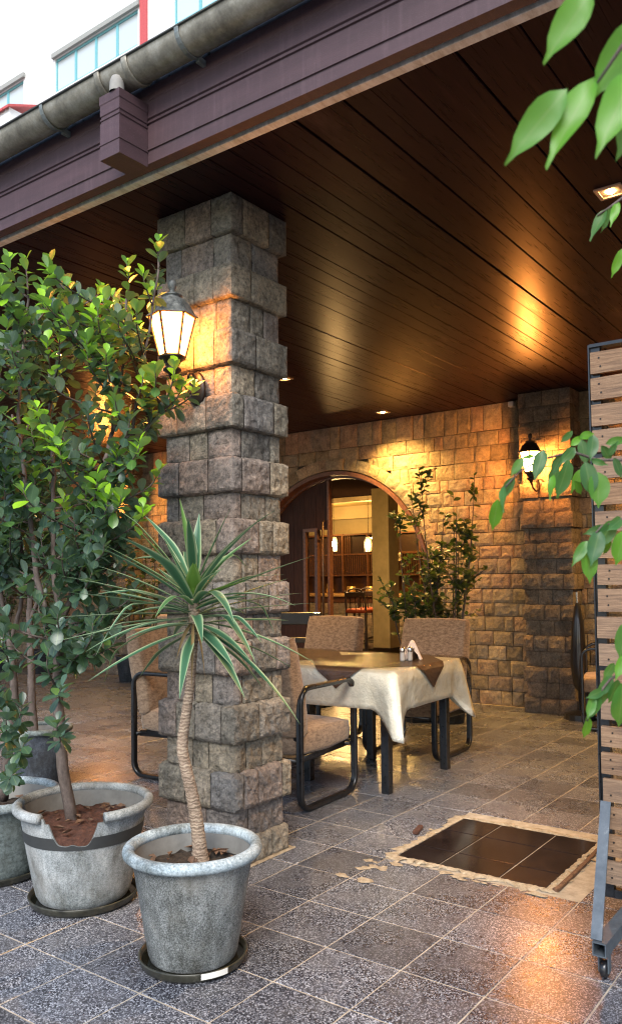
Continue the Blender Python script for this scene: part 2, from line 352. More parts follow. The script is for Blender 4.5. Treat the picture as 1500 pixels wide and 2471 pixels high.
def glow_glass(name, c, s, tr_=.55):
    t = NT(name); t.t.nodes.remove(t.p); e = t.n('Emission'); e.inputs[0].default_value = (*c, 1); e.inputs[1].default_value = s
    tr = t.n('BsdfTransparent'); mx = t.n('MixShader'); mx.inputs[0].default_value = tr_; t.l(e.outputs[0], mx.inputs[1]); t.l(tr.outputs[0], mx.inputs[2]); t.l(mx.outputs[0], t.out.inputs[0]); return t.m
M_GLOW = glow_glass('lantern_glass', (1, .36, .07), 24)
M_GLOW2 = glow_glass('lantern_glass_far', (1, .36, .07), 140)
M_BULB = emis('lamp_bulb', (1, .60, .22), 160)
M_PENG = emis('pendant_glass', (1, .45, .10), 1.4)
t = NT('facade_render'); f = t.noise(60, 6, .7); t.set(base=t.ramp(f, [(.35, (.66, .68, .68)), (.6, (.82, .82, .80))]), rough=.85); t.bump(f, .3, .02); M_FAC = t.m
M_TEAL = plain('teal_frame', (.16, .42, .46), .5, nz=.1)
t = NT('window_glass'); t.set(base=(.50, .56, .56), rough=.15, spec=1.0); M_WGL = t.m
M_RED = plain('red_paint', (.48, .08, .08), .6)
M_LINT = plain('grey_lintel', (.30, .31, .29), .85, nz=.25)
M_PLASTER = plain('yellow_plaster', (.62, .48, .24), .8, nz=.15, sc=6)
M_CREAM = plain('cream_plaster', (.50, .41, .28), .8, nz=.08, sc=4)
M_SHELF = plain('shelf_wood', (.11, .045, .02), .45, nz=.3, sc=12)
M_DKWOOD = plain('dark_furniture_wood', (.03, .016, .011), .4, nz=.3)
M_REDV = plain('red_seat', (.30, .05, .02), .6)
M_GLASS = plain('stemware_glass', (.62, .55, .42), .1, spec=1.0)
M_CHROME = plain('chrome', (.7, .7, .68), .15, 1.0, nz=.05)
M_NAPK = plain('napkin_paper', (.80, .66, .56), .8, nz=.05)
M_WHITE = plain('white_plastic', (.7, .68, .62), .5, nz=.05)
M_DLF = plain('downlight_frame', (.42, .33, .26), .45, nz=.1)
M_IFL = plain('indoor_floor', (.09, .055, .035), .22, nz=.3, sc=4)
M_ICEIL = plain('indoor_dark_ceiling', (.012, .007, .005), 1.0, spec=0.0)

# ------------------------------------------------------------------ lamps
WARM = (1.0, .33, .055)
def point(loc, e, c=WARM, r=.04, name='lamp_or_fill_light'):
    l = bpy.data.lights.new(name, 'POINT'); l.energy = e; l.color = c; l.shadow_soft_size = r
    o = bpy.data.objects.new(name, l); col.objects.link(o); o.location = loc; return o
def spot(loc, e, ang=115, c=(1, .55, .15), blend=.7, name='downlight_beam'):
    l = bpy.data.lights.new(name, 'SPOT'); l.energy = e; l.color = c; l.shadow_soft_size = .03; l.spot_size = math.radians(ang); l.spot_blend = blend
    o = bpy.data.objects.new(name, l); col.objects.link(o); o.location = loc; return o

# ------------------------------------------------------------------ ground and floor
mb = MB(); mb.add([(-90, -90, -.06), (90, -90, -.06), (90, 90, -.06), (-90, 90, -.06)], [(0, 1, 2, 3)])
mb.build('ground', plain('courtyard_paving', (.16, .155, .15), .8, nz=.3, sc=1.5), kind='structure')
floor = MB().box(-6.5, 5.12, -7.2, 12.0, -.055, -.0015).build('floor', M_GROUT, kind='structure')
def tile_mesh():
    return MB().box(-.1480, .1480, -.1480, .1480, -.011, 0, .002)
TM = tile_mesh().mesh('tile', M_TILE)
X0, Y0 = .244, -.149
HX0, HX1, HY0, HY1 = .535, 1.355, -1.25, -.44
def cam_px(p):
    d = V(p) - CAM; w_ = d.dot(FW)
    if w_ < .3: return None
    return 750 + F_PX * d.dot(RT) / w_, PY - F_PX * d.dot(UP) / w_, w_
cand = []; rest = MB()
for i in range(-22, 17):
    for j in range(-23, 41):
        cx, cyy = X0 + .301 * i + .15, Y0 + .3 * j + .15
        if cx > 5.0 or cyy > 11.8: continue
        if HX0 - .02 < cx < HX1 + .02 and HY0 - .02 < cyy < HY1 + .02: continue
        q = cam_px((cx, cyy, 0))
        vis = q is not None and -90 < q[0] < 1590 and 1450 < q[1] < 2620
        cand.append((0 if vis else 1, q[2] if q else 99, cx, cyy))
cand.sort()
for n_, (a, d_, cx, cyy) in enumerate(cand):
    tz = (rnd.random() - .5) * .0008; rx, ry = (rnd.gauss(0, .0016), rnd.gauss(0, .0016))
    Mx = Matrix.Translation((cx, cyy, tz)) @ Matrix.Rotation(rx, 4, 'X') @ Matrix.Rotation(ry, 4, 'Y')
    if n_ < 299 and a == 0:
        o = link('tile', TM, floor); o.matrix_basis = Mx
    else:
        rest.box(-.1480, .1480, -.1480, .1480, -.011, 0, 0, M=Mx)
rest.build('tile_field', M_TILE, floor, kind='stuff')

# hatch with glossy tiles in a crumbling cement border
hc = ((HX0 + HX1) / 2, (HY0 + HY1) / 2, 0)
hatch = empty('access_hatch', hc, 'square floor hatch of dark glossy tiles with a crumbling cement border, sunk in the terrazzo', 'hatch')
bd = MB(); nn = 34
ring = []
def edge_pt(k, N, off, jit, z):
    u = k / N * 4; s_ = int(u) % 4; f_ = u - int(u)
    x0, x1, y0, y1 = .60 - off, 1.31 + off, -1.19 - off, -.48 + off
    p = [(x0 + (x1 - x0) * f_, y0), (x1, y0 + (y1 - y0) * f_), (x1 - (x1 - x0) * f_, y1), (x0, y1 - (y1 - y0) * f_)][s_]
    nx = noise.noise(V((k * .33, off * 9, 3))) + .5 * noise.noise(V((k * .9, off * 9, 5))); ny = noise.noise(V((k * .33, off * 9, 8))) + .5 * noise.noise(V((k * .9, off * 9, 2)))
    return V((p[0] + nx * jit, p[1] + ny * jit, z + abs(noise.noise(V((k * .9, off * 20, 1)))) * .006 * (jit > .005)))
N = 260; rows = [(.002, .010, .0035), (.010, .014, .008), (.02, .014, .009), (.034, .030, .006), (.042, .060, .0002)]
vs = [edge_pt(k, N, o_, j_, z_) for (o_, j_, z_) in rows for k in range(N)]
fs = [(r * N + k, (r + 1) * N + k, (r + 1) * N + (k + 1) % N, r * N + (k + 1) % N) for r in range(len(rows) - 1) for k in range(N)]
bd.add(vs, fs); bd.build('cement_border', M_CEM, hatch)
MB().box(.57, 1.33, -1.2, -.47, -.03, -.001).build('grout_bed', M_GROUT, hatch)
for (x0, x1) in ((.60, .79), (.794, 1.078), (1.082, 1.31)):
    for (y0, y1) in ((-1.19, -.985), (-.981, -.695), (-.691, -.48)):
        MB().box(x0 + .0015, x1 - .0015, y0 + .0015, y1 - .0015, -.008, .0045, .002).build('glossy_tile', M_HATCH, hatch)
for pts in ([(1.24, -1.245), (1.20, -1.225), (.98, -1.235), (.62, -1.24), (.585, -1.235)],):
    m = MB(); m.tube([(x, y, .009) for x, y in pts], .007, .012, 6); m.build('broken_edge', plain('rusty_edge', (.17, .09, .05), .9, nz=.5, sc=60, bump=.6), hatch)
m = MB(); m.box(-.06, .06, -.014, .014, 0, .02, .005, M=Matrix.Translation((.98, -.40 + .02, .001)) @ Matrix.Rotation(.25, 4, 'Z')); m.build('loose_chip', M_SOILR, hatch)
# cement patch beside the hatch
pt = MB(); 
for k in range(20):
    a = rnd.random(); px_, py_ = .50 - a * .26 + rnd.gauss(0, .03), -.46 + rnd.gauss(0, .045)
    if k > 10: px_, py_ = .50 + rnd.gauss(0, .02), -.5 - rnd.random() * .7
    if k > 18: px_, py_ = rnd.uniform(.6, 1.25), -.405 + rnd.gauss(0, .015)
    n_ = 9; r_ = rnd.uniform(.012, .04); 
    ps = [V((px_ + math.cos(q * 2 * math.pi / n_) * r_ * rnd.uniform(.4, 1.2), py_ + math.sin(q * 2 * math.pi / n_) * r_ * rnd.uniform(.4, 1.6), .002 + .0001 * k)) for q in range(n_)]
    pt.add([V((px_, py_, .005 + .0001 * k))] + ps, [(0, 1 + q, 1 + (q + 1) % n_) for q in range(n_)])
pt.build('cement_smears', M_CEM, hatch, kind='stuff')

# ------------------------------------------------------------------ rough stone block
def rough(mb, lo, hi, n, amp, seed, faces, tint, bul=1.0, fr=14.0):
    vid = {}; vs = []; fs = []; sd_ = V((seed * 3.17, seed * 1.31, seed * 7.7))
    def vert(i, j, k):
        key = (i, j, k)
        if key in vid: return vid[key]
        ijk = (i, j, k); p = V(tuple(lo[a] + (hi[a] - lo[a]) * ijk[a] / n[a] for a in range(3)))
        ext = [ijk[a] == 0 or ijk[a] == n[a] for a in range(3)]
        d = V((0, 0, 0))
        if sum(ext) == 1:
            a = ext.index(True); s_ = -1 if ijk[a] == 0 else 1
            dist = min(min(p[b] - lo[b], hi[b] - p[b]) for b in range(3) if b != a)
            h = (noise.noise(p * fr + sd_) * .6 + noise.noise(p * fr * 2.6 + sd_) * .5 + noise.noise(p * fr * 5.5 + sd_) * .35 + .5)
            cr = (.5 - abs(noise.noise(p * fr * 1.3 + sd_ * 2))) * 1.1
            d[a] = s_ * amp * bul * (h + cr) * min(1, dist / .016)
        else:
            nv = noise.noise_vector(p * 22 + sd_); 
            for a in range(3):
                if ext[a]: d[a] = (-1 if ijk[a] == n[a] else 1) * (abs(nv[a]) * .0028 + .0005)
        vid[key] = len(vs); vs.append(p + d); return vid[key]
    for a, s_ in faces:
        b, c = (a + 1) % 3, (a + 2) % 3
        for u in range(n[b]):
            for v_ in range(n[c]):
                q = []
                for (du, dv) in ((0, 0), (1, 0), (1, 1), (0, 1)):
                    t_ = [0, 0, 0]; t_[a] = n[a] if s_ > 0 else 0; t_[b] = u + du; t_[c] = v_ + dv; q.append(vert(*t_))
                fs.append(q if s_ > 0 else q[::-1])
    mb.add(vs, fs, [tint] * len(vs))

# ------------------------------------------------------------------ near pillar
PW, PL, ST = .415, .49, .030
ZC = [0, .118, .262, .422, .564, .727, .873, 1.02, 1.15, 1.29, 1.429, 1.581, 1.713, 1.868, 2.009, 2.163, 2.307, 2.465, 2.618, 2.769, 2.923, 3.098]
pillar = empty('stone_pillar', (PW / 2, PL / 2, 0), 'near square pillar of rough grey stone blocks in stepped courses, holding the lit lantern', 'pillar')
MB().box(.06, PW - .06, .06, PL - .06, 0, 3.098).build('core', M_MORT, pillar)
R2_ = random.Random(3)
for c in range(21):
    # courses alternate proud and set back; top course proud
    proud = (20 - c) % 2 == 0
    e = 0 if proud else ST
    if c == 0: e = .012
    z0, z1 = ZC[c] + .0008, ZC[c + 1] - .0008
    x0, x1, y0, y1 = e, PW - e, e, PL - e
    smooth_top = max(.3, 1 - c * .028)
    def st(lo, hi, faces, res=.011):
        n = tuple(max(2, min(22, round((hi[a] - lo[a]) / res))) for a in range(3))
        m = MB(); rough(m, lo, hi, n, (.0095 * smooth_top + .002), R2_.random() * 40, faces + [(2, 1), (2, -1)], (R2_.random(), R2_.random(), 0))
        m.build('stone', M_PIL, pillar)
    G = .0006
    ca = R2_.uniform(.07, .12) if R2_.random() < .5 else R2_.uniform(.12, .19)     # corner stone along y
    cb = R2_.uniform(.12, .19) if ca < .12 else R2_.uniform(.06, .10)
    st((x0, y0, z0), (x0 + cb - G, y0 + ca - G, z1), [(0, -1), (1, -1)])
    T = .09
    def cuts(a, b):
        out = [a]; 
        while b - out[-1] > .2: out.append(out[-1] + R2_.choice((R2_.uniform(.10, .13), R2_.uniform(.16, .23), R2_.uniform(.16, .23))))
        if b - out[-1] < .07 and len(out) > 1: out.pop()
        return out + [b]
    ys = cuts(y0 + ca, y1)
    for a, b in zip(ys, ys[1:]):
        st((x0, a + G, z0), (x0 + T, b - G, z1), [(0, -1)] + ([(1, 1)] if b == y1 else []))
    xs = cuts(x0 + cb, x1)
    for a, b in zip(xs, xs[1:]):
        st((a + G, y0, z0), (b - G, y0 + T, z1), [(1, -1)] + ([(0, 1)] if b == x1 else []))
    # the two hidden faces
    st((x1 - T, y0 + T + G, z0), (x1, y0 + .27, z1), [(0, 1)], .05); st((x1 - T, y0 + .273, z0), (x1, y1, z1), [(0, 1), (1, 1)], .05)
    st((x0 + T + G, y1 - T, z0), (x1 - T - G, y1, z1), [(1, 1)], .05)
m = MB(); m.box(-.006, PW + .014, -.014, PL + .01, 0, .006, .003); m.build('mortar_skirt', M_CEM, pillar)

# ------------------------------------------------------------------ far wall with arch
WX = 5.11; AC = (2.99, 1.30); AR = 1.275
wall = empty('stone_wall', (WX, 3, 0), 'long back wall of rough golden sandstone blocks with an arched doorway', 'wall')
def arch_h(y, R):
    d = abs(y - AC[0]); return AC[1] + math.sqrt(max(0, R * R - d * d)) if d < R else 0
m = MB(); ys = [-5.2, -2, AC[0] - 1.42] + [AC[0] - 1.42 * math.cos(math.pi * k / 40) for k in range(1, 40)] + [AC[0] + 1.42, 6, 11.9]
for a, b in zip(ys, ys[1:]):
    ha, hb = arch_h(a + 1e-6, 1.42), arch_h(b - 1e-6, 1.42)
    if (a + b) / 2 < AC[0] - 1.42 or (a + b) / 2 > AC[0] + 1.42: ha = hb = 0
    m.prism([(a, ha), (b, hb), (b, 3.12), (a, 3.12)], 'x', WX + .022, WX + .28)
m.build('masonry_core', M_MORT, wall)
m = MB(); 
for s_ in (-1, 1): m.box(WX + .022, WX + .28, *sorted((AC[0] + s_ * 1.42, AC[0] + s_ * 1.285)), 0, AC[1] + .02)
m.build('jamb_core', M_MORT, wall)
RW = random.Random(11); far = MB(); nst = 0
def wall_stone(y0, y1, z0, z1, near=True):
    global nst
    pr_ = RW.uniform(0, .012)
    t_ = (RW.random(), RW.random(), 0)
    if near and nst < 275:
        m = MB(); rough(m, (WX - pr_, y0 + .002, z0 + .002), (WX + .06, y1 - .002, z1 - .002), (1, max(4, round((y1 - y0) / .028)), 5), .0065, RW.random() * 50, [(0, -1), (1, 1), (1, -1), (2, 1), (2, -1)], t_, 1, 11)
        m.build('stone', M_WALL, wall); nst += 1
    else:
        rough(far, (WX - pr_, y0 + .002, z0 + .002), (WX + .06, y1 - .002, z1 - .002), (1, 3, 3), .010, RW.random() * 50, [(0, -1), (1, 1), (1, -1), (2, 1), (2, -1)], t_, 1, 11)
zc = [0]; 
while zc[-1] < 2.98: zc.append(zc[-1] + RW.uniform(.13, .165))
zc[-1] = 3.098
for z0, z1 in zip(zc, zc[1:]):
    zm = (z0 + z1) / 2
    rr = 1.39
    half = math.sqrt(max(0, rr * rr - (zm - AC[1]) ** 2)) if zm > AC[1] else rr
    if zm - AC[1] > rr: half = 0
    spans = [(.58, AC[0] - half), (AC[0] + half, 11.9)] if half > 0 else [(.58, 11.9)]
    for (a, b) in spans:
        y = a; 
        while b - y > .3:
            w_ = RW.choice((RW.uniform(.10, .16), RW.uniform(.17, .26), RW.uniform(.17, .26)))
            wall_stone(y, y + w_, z0, z1, y < 3.9); y += w_
        wall_stone(y, (y + b) / 2, z0, z1, y < 3.9); wall_stone((y + b) / 2, b, z0, z1, y < 3.9)
    y = -5.2
    while y < .1: w_ = RW.uniform(.13, .27); wall_stone(y, min(.1, y + w_), z0, z1, False); y += w_
far.build('stone_field', M_WALL, wall, kind='stuff')
def voussoir(a0, a1, R0, R1, px, tint_, seed):
    m = MB(); nu, nv = 4, 4; vs = []; 
    for i in range(nu + 1):
        for j in range(nv + 1):
            a = a0 + (a1 - a0) * i / nu; R = R0 + (R1 - R0) * j / nv
            y, z = AC[0] + R * math.cos(a), AC[1] + R * math.sin(a)
            inn = 0 < i < nu and 0 < j < nv
            vs.append(V((px - (.006 + .010 * abs(noise.noise(V((y, z, seed)) * 11)) if inn else 0), y, z)))
    fs = [(i * (nv + 1) + j, i * (nv + 1) + j + 1, (i + 1) * (nv + 1) + j + 1, (i + 1) * (nv + 1) + j) for i in range(nu) for j in range(nv)]
    base = len(vs); idx = [i * (nv + 1) for i in range(nu + 1)] + [nu * (nv + 1) + j for j in range(1, nv + 1)] + [i * (nv + 1) + nv for i in range(nu - 1, -1, -1)] + [j for j in range(nv - 1, 0, -1)]
    for q in idx: vs.append(vs[q] + V((.09, 0, 0)))
    L_ = len(idx); fs += [(idx[q], base + q, base + (q + 1) % L_, idx[(q + 1) % L_]) for q in range(L_)]
    m.add(vs, fs, [(tint_, RW.random(), 0)] * len(vs)); m.build('voussoir', M_WALL, wall)
a = -.02
while a < math.pi:
    b = min(math.pi + .02, a + RW.uniform(.085, .14)); key = abs(a + .05 - math.pi / 2) < .06
    if key: b = a + .18
    voussoir(a + .0015, b - .0015, 1.285, 1.42, WX - (.04 if key else .017), .5 if key else RW.random(), RW.random() * 30); a = b
for s_ in (-1, 1):
    z = 0
    while z < AC[1] - .05:
        z1_ = min(AC[1] - .03, z + RW.uniform(.14, .22)); m = MB()
        rough(m, (WX - .012, min(AC[0] + s_ * 1.285, AC[0] + s_ * 1.40), z + .002), (WX + .09, max(AC[0] + s_ * 1.285, AC[0] + s_ * 1.40), z1_ - .002), (1, 3, 4), .01, RW.random() * 40, [(0, -1), (1, 1), (1, -1)], (RW.random(), 0, 0)); m.build('stone', M_WALL, wall); z = z1_

# arched door frame and leaves
door = empty('arched_door', (WX, AC[0], 0), 'dark brown arched double door in the sandstone wall, left leaf shut and right leaf open', 'door')
m = MB(); prof = [(1.272, 5.085), (1.272, 5.30), (1.20, 5.30), (1.20, 5.20), (1.225, 5.20), (1.225, 5.085)]
K = 48; vs = []; 
path = [(AC[0] + 1, 0.0, 0)] 
pts = [('s', 0.0, 1)] 
def fpt(k, R):
    if k == 0: return (AC[0] + R, 0.0)
    if k == K + 2: return (AC[0] - R, 0.0)
    a = math.pi * (k - 1) / K; return (AC[0] + R * math.cos(a), AC[1] + R * math.sin(a))
P_ = len(prof)
for k in range(K + 3):
    for R, x in prof: y, z = fpt(k, R); vs.append((x, y, z))
m.add(vs, [(k * P_ + q, k * P_ + (q + 1) % P_, (k + 1) * P_ + (q + 1) % P_, (k + 1) * P_ + q) for k in range(K + 2) for q in range(P_)])
m.build('door_frame', M_FRAME, door)
ld = 1.198
ys = [3.150 + (4.185 - 3.150) * k / 6 for k in range(7)]
def zt(y): d = abs(y - AC[0]); return AC[1] + math.sqrt(max(0, ld * ld - d * d)) if d < ld else AC[1]
for a, b in zip(ys, ys[1:]):
    a2, b2 = a + .002, b - .002; m = MB()
    win = (a < 3.45 and b > 3.25)
    if win:
        m.prism([(a2, 0), (b2, 0), (b2, .84), (a2, .84)], 'x', 5.235, 5.285); m.prism([(a2, 1.9), (b2, 1.9), (b2, zt(b2)), (a2, zt(a2))], 'x', 5.235, 5.285)
    else:
        m.prism([(a2, 0), (b2, 0), (b2, zt(b2)), ((a2 + b2) / 2, zt((a2 + b2) / 2)), (a2, zt(a2))], 'x', 5.235, 5.285)
    m.build('plank', M_DOOR, door)
a_, b_ = ys[1], ys[2]
m = MB(); m.box(5.225, 5.295, a_ - .02, a_ + .02, .82, 1.92); m.box(5.2245, 5.2955, b_ - .02, b_ + .02, .82, 1.92); m.box(5.226, 5.294, a_ + .02, b_ - .02, .80, .84); m.box(5.226, 5.294, a_ + .02, b_ - .02, 1.88, 1.92)
m.build('window_frame', M_FRAME, door)
m = MB(); m.tube([(5.19, 3.17, .72), (5.16, 3.17, .74), (5.16, 3.17, 1.98), (5.19, 3.17, 2.0)], .014, n=8); m.tube([(5.24, 3.17, .8), (5.16, 3.17, .8)], .01); m.tube([(5.24, 3.17, 1.9), (5.16, 3.17, 1.9)], .01); m.build('door_handle', plain('bronze_bar', (.14, .09, .06), .35, .8), door, True)
MB().box(5.215, 5.290, 3.115, 3.148, 0, 2.49, .004).build('meeting_strip', M_FRAME, door)
m = MB(); m.prism([(0, 0), (1.13, 0), (1.13, 2.42), (.9, 2.36), (.6, 2.17), (.3, 1.85), (.1, 1.5), (0, 1.25)], 'y', -.025, .025); m.v = [tuple(Matrix.Translation((5.33, 1.80, 0)) @ Matrix.Rotation(math.radians(24), 4, 'Z') @ V(q)) for q in m.v]
m.build('open_leaf', M_DOOR, door)

# ------------------------------------------------------------------ far pillar, second far pillar
def far_pillar(y0, y1, label, seed, x0=4.83):
    R_ = random.Random(seed); p = empty('stone_pillar', ((x0 + WX) / 2, (y0 + y1) / 2, 0), label, 'pillar', 'pillars against the back wall')
    MB().box(x0 + .03, WX + .02, y0 + .03, y1 - .03, 0, 3.098).build('core', M_MORT, p)
    zz = [i * 3.098 / 21 for i in range(22)]
    for c in range(21):
        e = 0 if c % 2 == 0 else .022
        if c > 16: e = .004 * (c % 2)
        cs = [y0 + e]; 
        while y1 - e - cs[-1] > .24: cs.append(cs[-1] + R_.uniform(.1, .21))
        cs.append(y1 - e)
        for a, b in zip(cs, cs[1:]):
            m = MB(); fcs = [(0, -1), (2, 1), (2, -1), (1, 1), (1, -1)]
            rough(m, (x0 + e, a + .0015, zz[c] + .002), (x0 + e + .1, b - .0015, zz[c + 1] - .002), (2, max(3, round((b - a) / .035)), 4), .009, R_.random() * 40, fcs, (R_.random(), 0, 0)); m.build('stone', M_DARKSTONE, p)
        for s_, yy in ((-1, y0 + e), (1, y1 - e)):
            m = MB(); lo, hi = ((x0 + e + .102, yy, zz[c] + .002), (WX + .01, yy + .06, zz[c + 1] - .002)) if s_ < 0 else ((x0 + e + .102, yy - .06, zz[c] + .002), (WX + .01, yy, zz[c + 1] - .002))
            rough(m, lo, hi, (3, 1, 4), .009, R_.random() * 40, [(1, s_), (2, 1), (2, -1)], (R_.random(), 0, 0)); m.build('stone', M_DARKSTONE, p)
    return p
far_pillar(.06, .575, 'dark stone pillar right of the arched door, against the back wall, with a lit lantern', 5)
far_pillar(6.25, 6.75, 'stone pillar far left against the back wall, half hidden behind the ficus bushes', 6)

# left end wall of the porch, right end wall
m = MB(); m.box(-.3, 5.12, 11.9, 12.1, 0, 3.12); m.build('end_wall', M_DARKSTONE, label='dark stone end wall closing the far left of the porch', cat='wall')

m = MB(); m.box(.4, 5.12, -5.35, -5.2, 0, 3.12); m.build('end_wall', M_DARKSTONE, label='unseen dark stone end wall added to keep daylight out of the right side of the porch', cat='wall')  # unseen wall, added to stop daylight entering from the right
# ------------------------------------------------------------------ ceiling
ceil = MB().box(-.33, 5.38, -5.2, 12.0, 3.116, 3.17).build('ceiling', M_CEIL, kind='structure')
BM = MB().box(0, WX + .33 - .02, -.0569, .0569, 3.1, 3.114, .0024).mesh('board', M_CEIL)
y = -5.14
while y < 11.9:
    o = link('board', BM, ceil); o.matrix_basis = Matrix.Translation((-.315, y, rnd.uniform(-.0008, .0008))) @ Matrix.Rotation(rnd.gauss(0, .0014), 4, 'X'); y += .1155
MB().box(-.375, -.333, -5.2, 12, 3.058, 3.090, .002).build('edge_trim', M_TRIM, ceil)

# roof + fascia
roof = empty('porch_roof', (-.45, 3, 3.1), 'purple brown roof edge of the porch above the pillar, with a grooved fascia board', 'roof')
m = MB(); m.box(-.40, 13.8, -5.2, 12.1, 3.172, 3.34); m.build('roof_slab', plain('roof_concrete', (.2, .18, .17), .9), roof)
zs = [(3.058, 0), (3.112, 0), (3.114, -.006), (3.119, -.006), (3.121, 0), (3.222, 0), (3.225, .007), (3.232, .007), (3.235, 0), (3.243, 0), (3.246, .007), (3.252, .007), (3.256, 0), (3.325, 0), (3.33, -.004), (3.385, -.005)]
poly = [(-.45 + d, z) for z, d in zs] + [(-.40, 3.385), (-.40, 3.058)]
m = MB(); m.prism(poly, 'y', -5.2, 12.1); m.build('fascia', M_FASC, roof)
MB().box(-.445, 13.8, -5.2, 12.1, 3.387, 3.47).build('gutter_gap_shade', M_BLACK, roof)  # black layer stands in for the shadow between gutter and fascia
MB().box(-.40, -.36, -5.2, 12.1, 3.12, 3.17).build('soffit_batten', M_BLACK, roof)
# projecting beam end with the same grooves
sq = []
for z, d in [(3.045, 0), (3.104, 0), (3.106, -.005), (3.112, -.005), (3.114, 0), (3.2, 0), (3.203, .006), (3.209, .006), (3.212, 0), (3.219, 0), (3.222, .006), (3.228, .006), (3.232, 0), (3.275, 0), (3.28, -.004), (3.315, -.004)]: sq.append((z, d))
vs = []
for z, d in sq:
    vs += [(-.605 + d * .6, .062 + d * .6, z), (-.605 + d * .6, .182 - d * .6, z), (-.452, .182 - d * .6, z), (-.452, .062 + d * .6, z)]
fs = [(0, 1, 2, 3), tuple(4 * (len(sq) - 1) + q for q in (3, 2, 1, 0))] + [(4 * i + q, 4 * i + 4 + q, 4 * i + 4 + (q + 1) % 4, 4 * i + (q + 1) % 4) for i in range(len(sq) - 1) for q in range(4)]
m = MB(); m.add(vs, fs); m.build('beam_end', M_FASC, roof)
# gutter
gut = empty('roof_gutter', (-.53, 3, 3.42), 'weathered half round zinc gutter with brackets running along the roof edge', 'gutter')
m = MB(); GX, GZ, GR = -.535, 3.425, .072; sec = []
for k in range(15): a = math.pi * (1 + k / 14); sec.append((GX + GR * math.cos(a), GZ + GR * math.sin(a)))
sec = [(GX - GR - .008, GZ + .004)] + sec + [(GX + GR * .94 * math.cos(math.pi * (2 - k / 14)), GZ + GR * .94 * math.sin(math.pi * (2 - k / 14))) for k in range(15)]
L_ = len(sec); yy = [-5.2 + k * (17.3 / 60) for k in range(61)]; vs = [(x, y_, z + .0015 * math.sin(y_ * 3)) for y_ in yy for x, z in sec]
m.add(vs, [(i * L_ + q, i * L_ + (q + 1) % L_, (i + 1) * L_ + (q + 1) % L_, (i + 1) * L_ + q) for i in range(60) for q in range(L_)])
m.build('channel', M_ZINC, gut, True)
m = MB(); m.tube([(GX - GR - .002, y_, GZ + .004) for y_ in (-5.2, 12.1)], .006, n=6); m.build('rolled_edge', plain('dark_zinc_edge', (.05, .05, .045), .5, .4), gut)
GB = None
for yb in (-3.2, -2.3, -1.35, -.27, .58, 1.5, 2.4, 3.4, 4.6):
    m = MB(); pts = [(GX + (GR + .004) * math.cos(math.pi * (1 + k / 12)), 0, GZ + (GR + .004) * math.sin(math.pi * (1 + k / 12))) for k in range(13)]
    m.tube(pts, (.011, .003), n=8, flat=(0, 1, 0)); m.box(GX + .04, -.455, -.008, .008, 3.345, 3.37)
    if GB is None: GB = m.mesh('bracket', plain('grey_bracket', (.22, .24, .23), .5, .5, nz=.3))
    o = link('bracket', GB, gut); o.matrix_basis = Matrix.Translation((0, yb, 0))
for yb in (.03, .2): 
    m = MB(); pts = [(GX + (GR + .004) * math.cos(math.pi * (1 + k / 12)), yb, GZ + (GR + .004) * math.sin(math.pi * (1 + k / 12))) for k in range(13)]
    m.tube(pts, (.016, .004), n=8, flat=(0, 1, 0)); m.build('joint_collar', M_ZINC, gut, True)
m = MB(); m.lathe([(.0, .05), (.022, .045), (.03, .02), (.032, -.02)], (-.585, .10, 3.335), 14); m.build('cement_cap', plain('pale_cement', (.26, .25, .23), .8), gut, True)

# ------------------------------------------------------------------ building behind
bld = empty('white_building', (14, 15, 0), 'tall white rendered building with teal windows and a red stripe rising behind the gutter', 'building')
FX = 14.0
wins = [(16.30, 20.47, 18.0, 19.2, 4), (22.27, 26.4, 18.0, 19.2, 4), (10.6, 14.71, 17.95, 19.2, 4)]
ysb = sorted({-8, 40} | {v for wn in wins for v in wn[:2]})
m = MB()
for a, b in zip(ysb, ysb[1:]):
    hit = [wn for wn in wins if wn[0] <= a and wn[1] >= b]
    if hit:
        m.box(FX, FX + .4, a, b, 0, hit[0][2]); m.box(FX, FX + .4, a, b, hit[0][3], 26)
    else: m.box(FX, FX + .4, a, b, 0, 26)
m.build('wall', M_FAC, bld)
MB().box(FX - .05, FX - .002, 15.85, 16.17, 3, 26).build('red_stripe', M_RED, bld)
for (a, b, z0, z1, n) in wins:
    m = MB(); m.box(FX - .10, FX - .003, a - .12, b + .08, z1, z1 + .16); m.build('lintel', M_LINT, bld)
    fr = MB(); fr.box(FX + .06, FX + .14, a, b, z0, z0 + .09); fr.box(FX + .06, FX + .14, a, b, z1 - .09, z1)
    edges = [a + (b - a) * k / n for k in range(n + 1)]
    for e_ in edges: fr.box(FX + .055, FX + .145, max(a, e_ - .05), min(b, e_ + .05), z0 + .09, z1 - .09)
    wf = fr.build('window', M_TEAL, bld)
    for e0, e1 in zip(edges, edges[1:]):
        g_ = MB(); g_.box(FX + .09, FX + .11, e0 + .05, e1 - .05, z0 + .09, z1 - .09); o = g_.build('pane', M_WGL, None); o.parent = wf; o.matrix_parent_inverse = Matrix.Identity(4)
# small red roof
rr_ = empty('red_roof_building', (11, 22, 0), 'low building with a red ribbed roof at the far left behind the gutter', 'building')
m = MB(); 
for k in range(30): m.prism([(11.0, 15.45), (13.0, 16.35), (13.0, 16.42), (11.0, 15.52)], 'y', 18.6 + k * .3, 18.88 + k * .3)
m.build('ribbed_roof', M_RED, rr_)
MB().box(11.1, 12.9, 18.7, 27.5, 0, 15.5).build('wall', M_FAC, rr_)

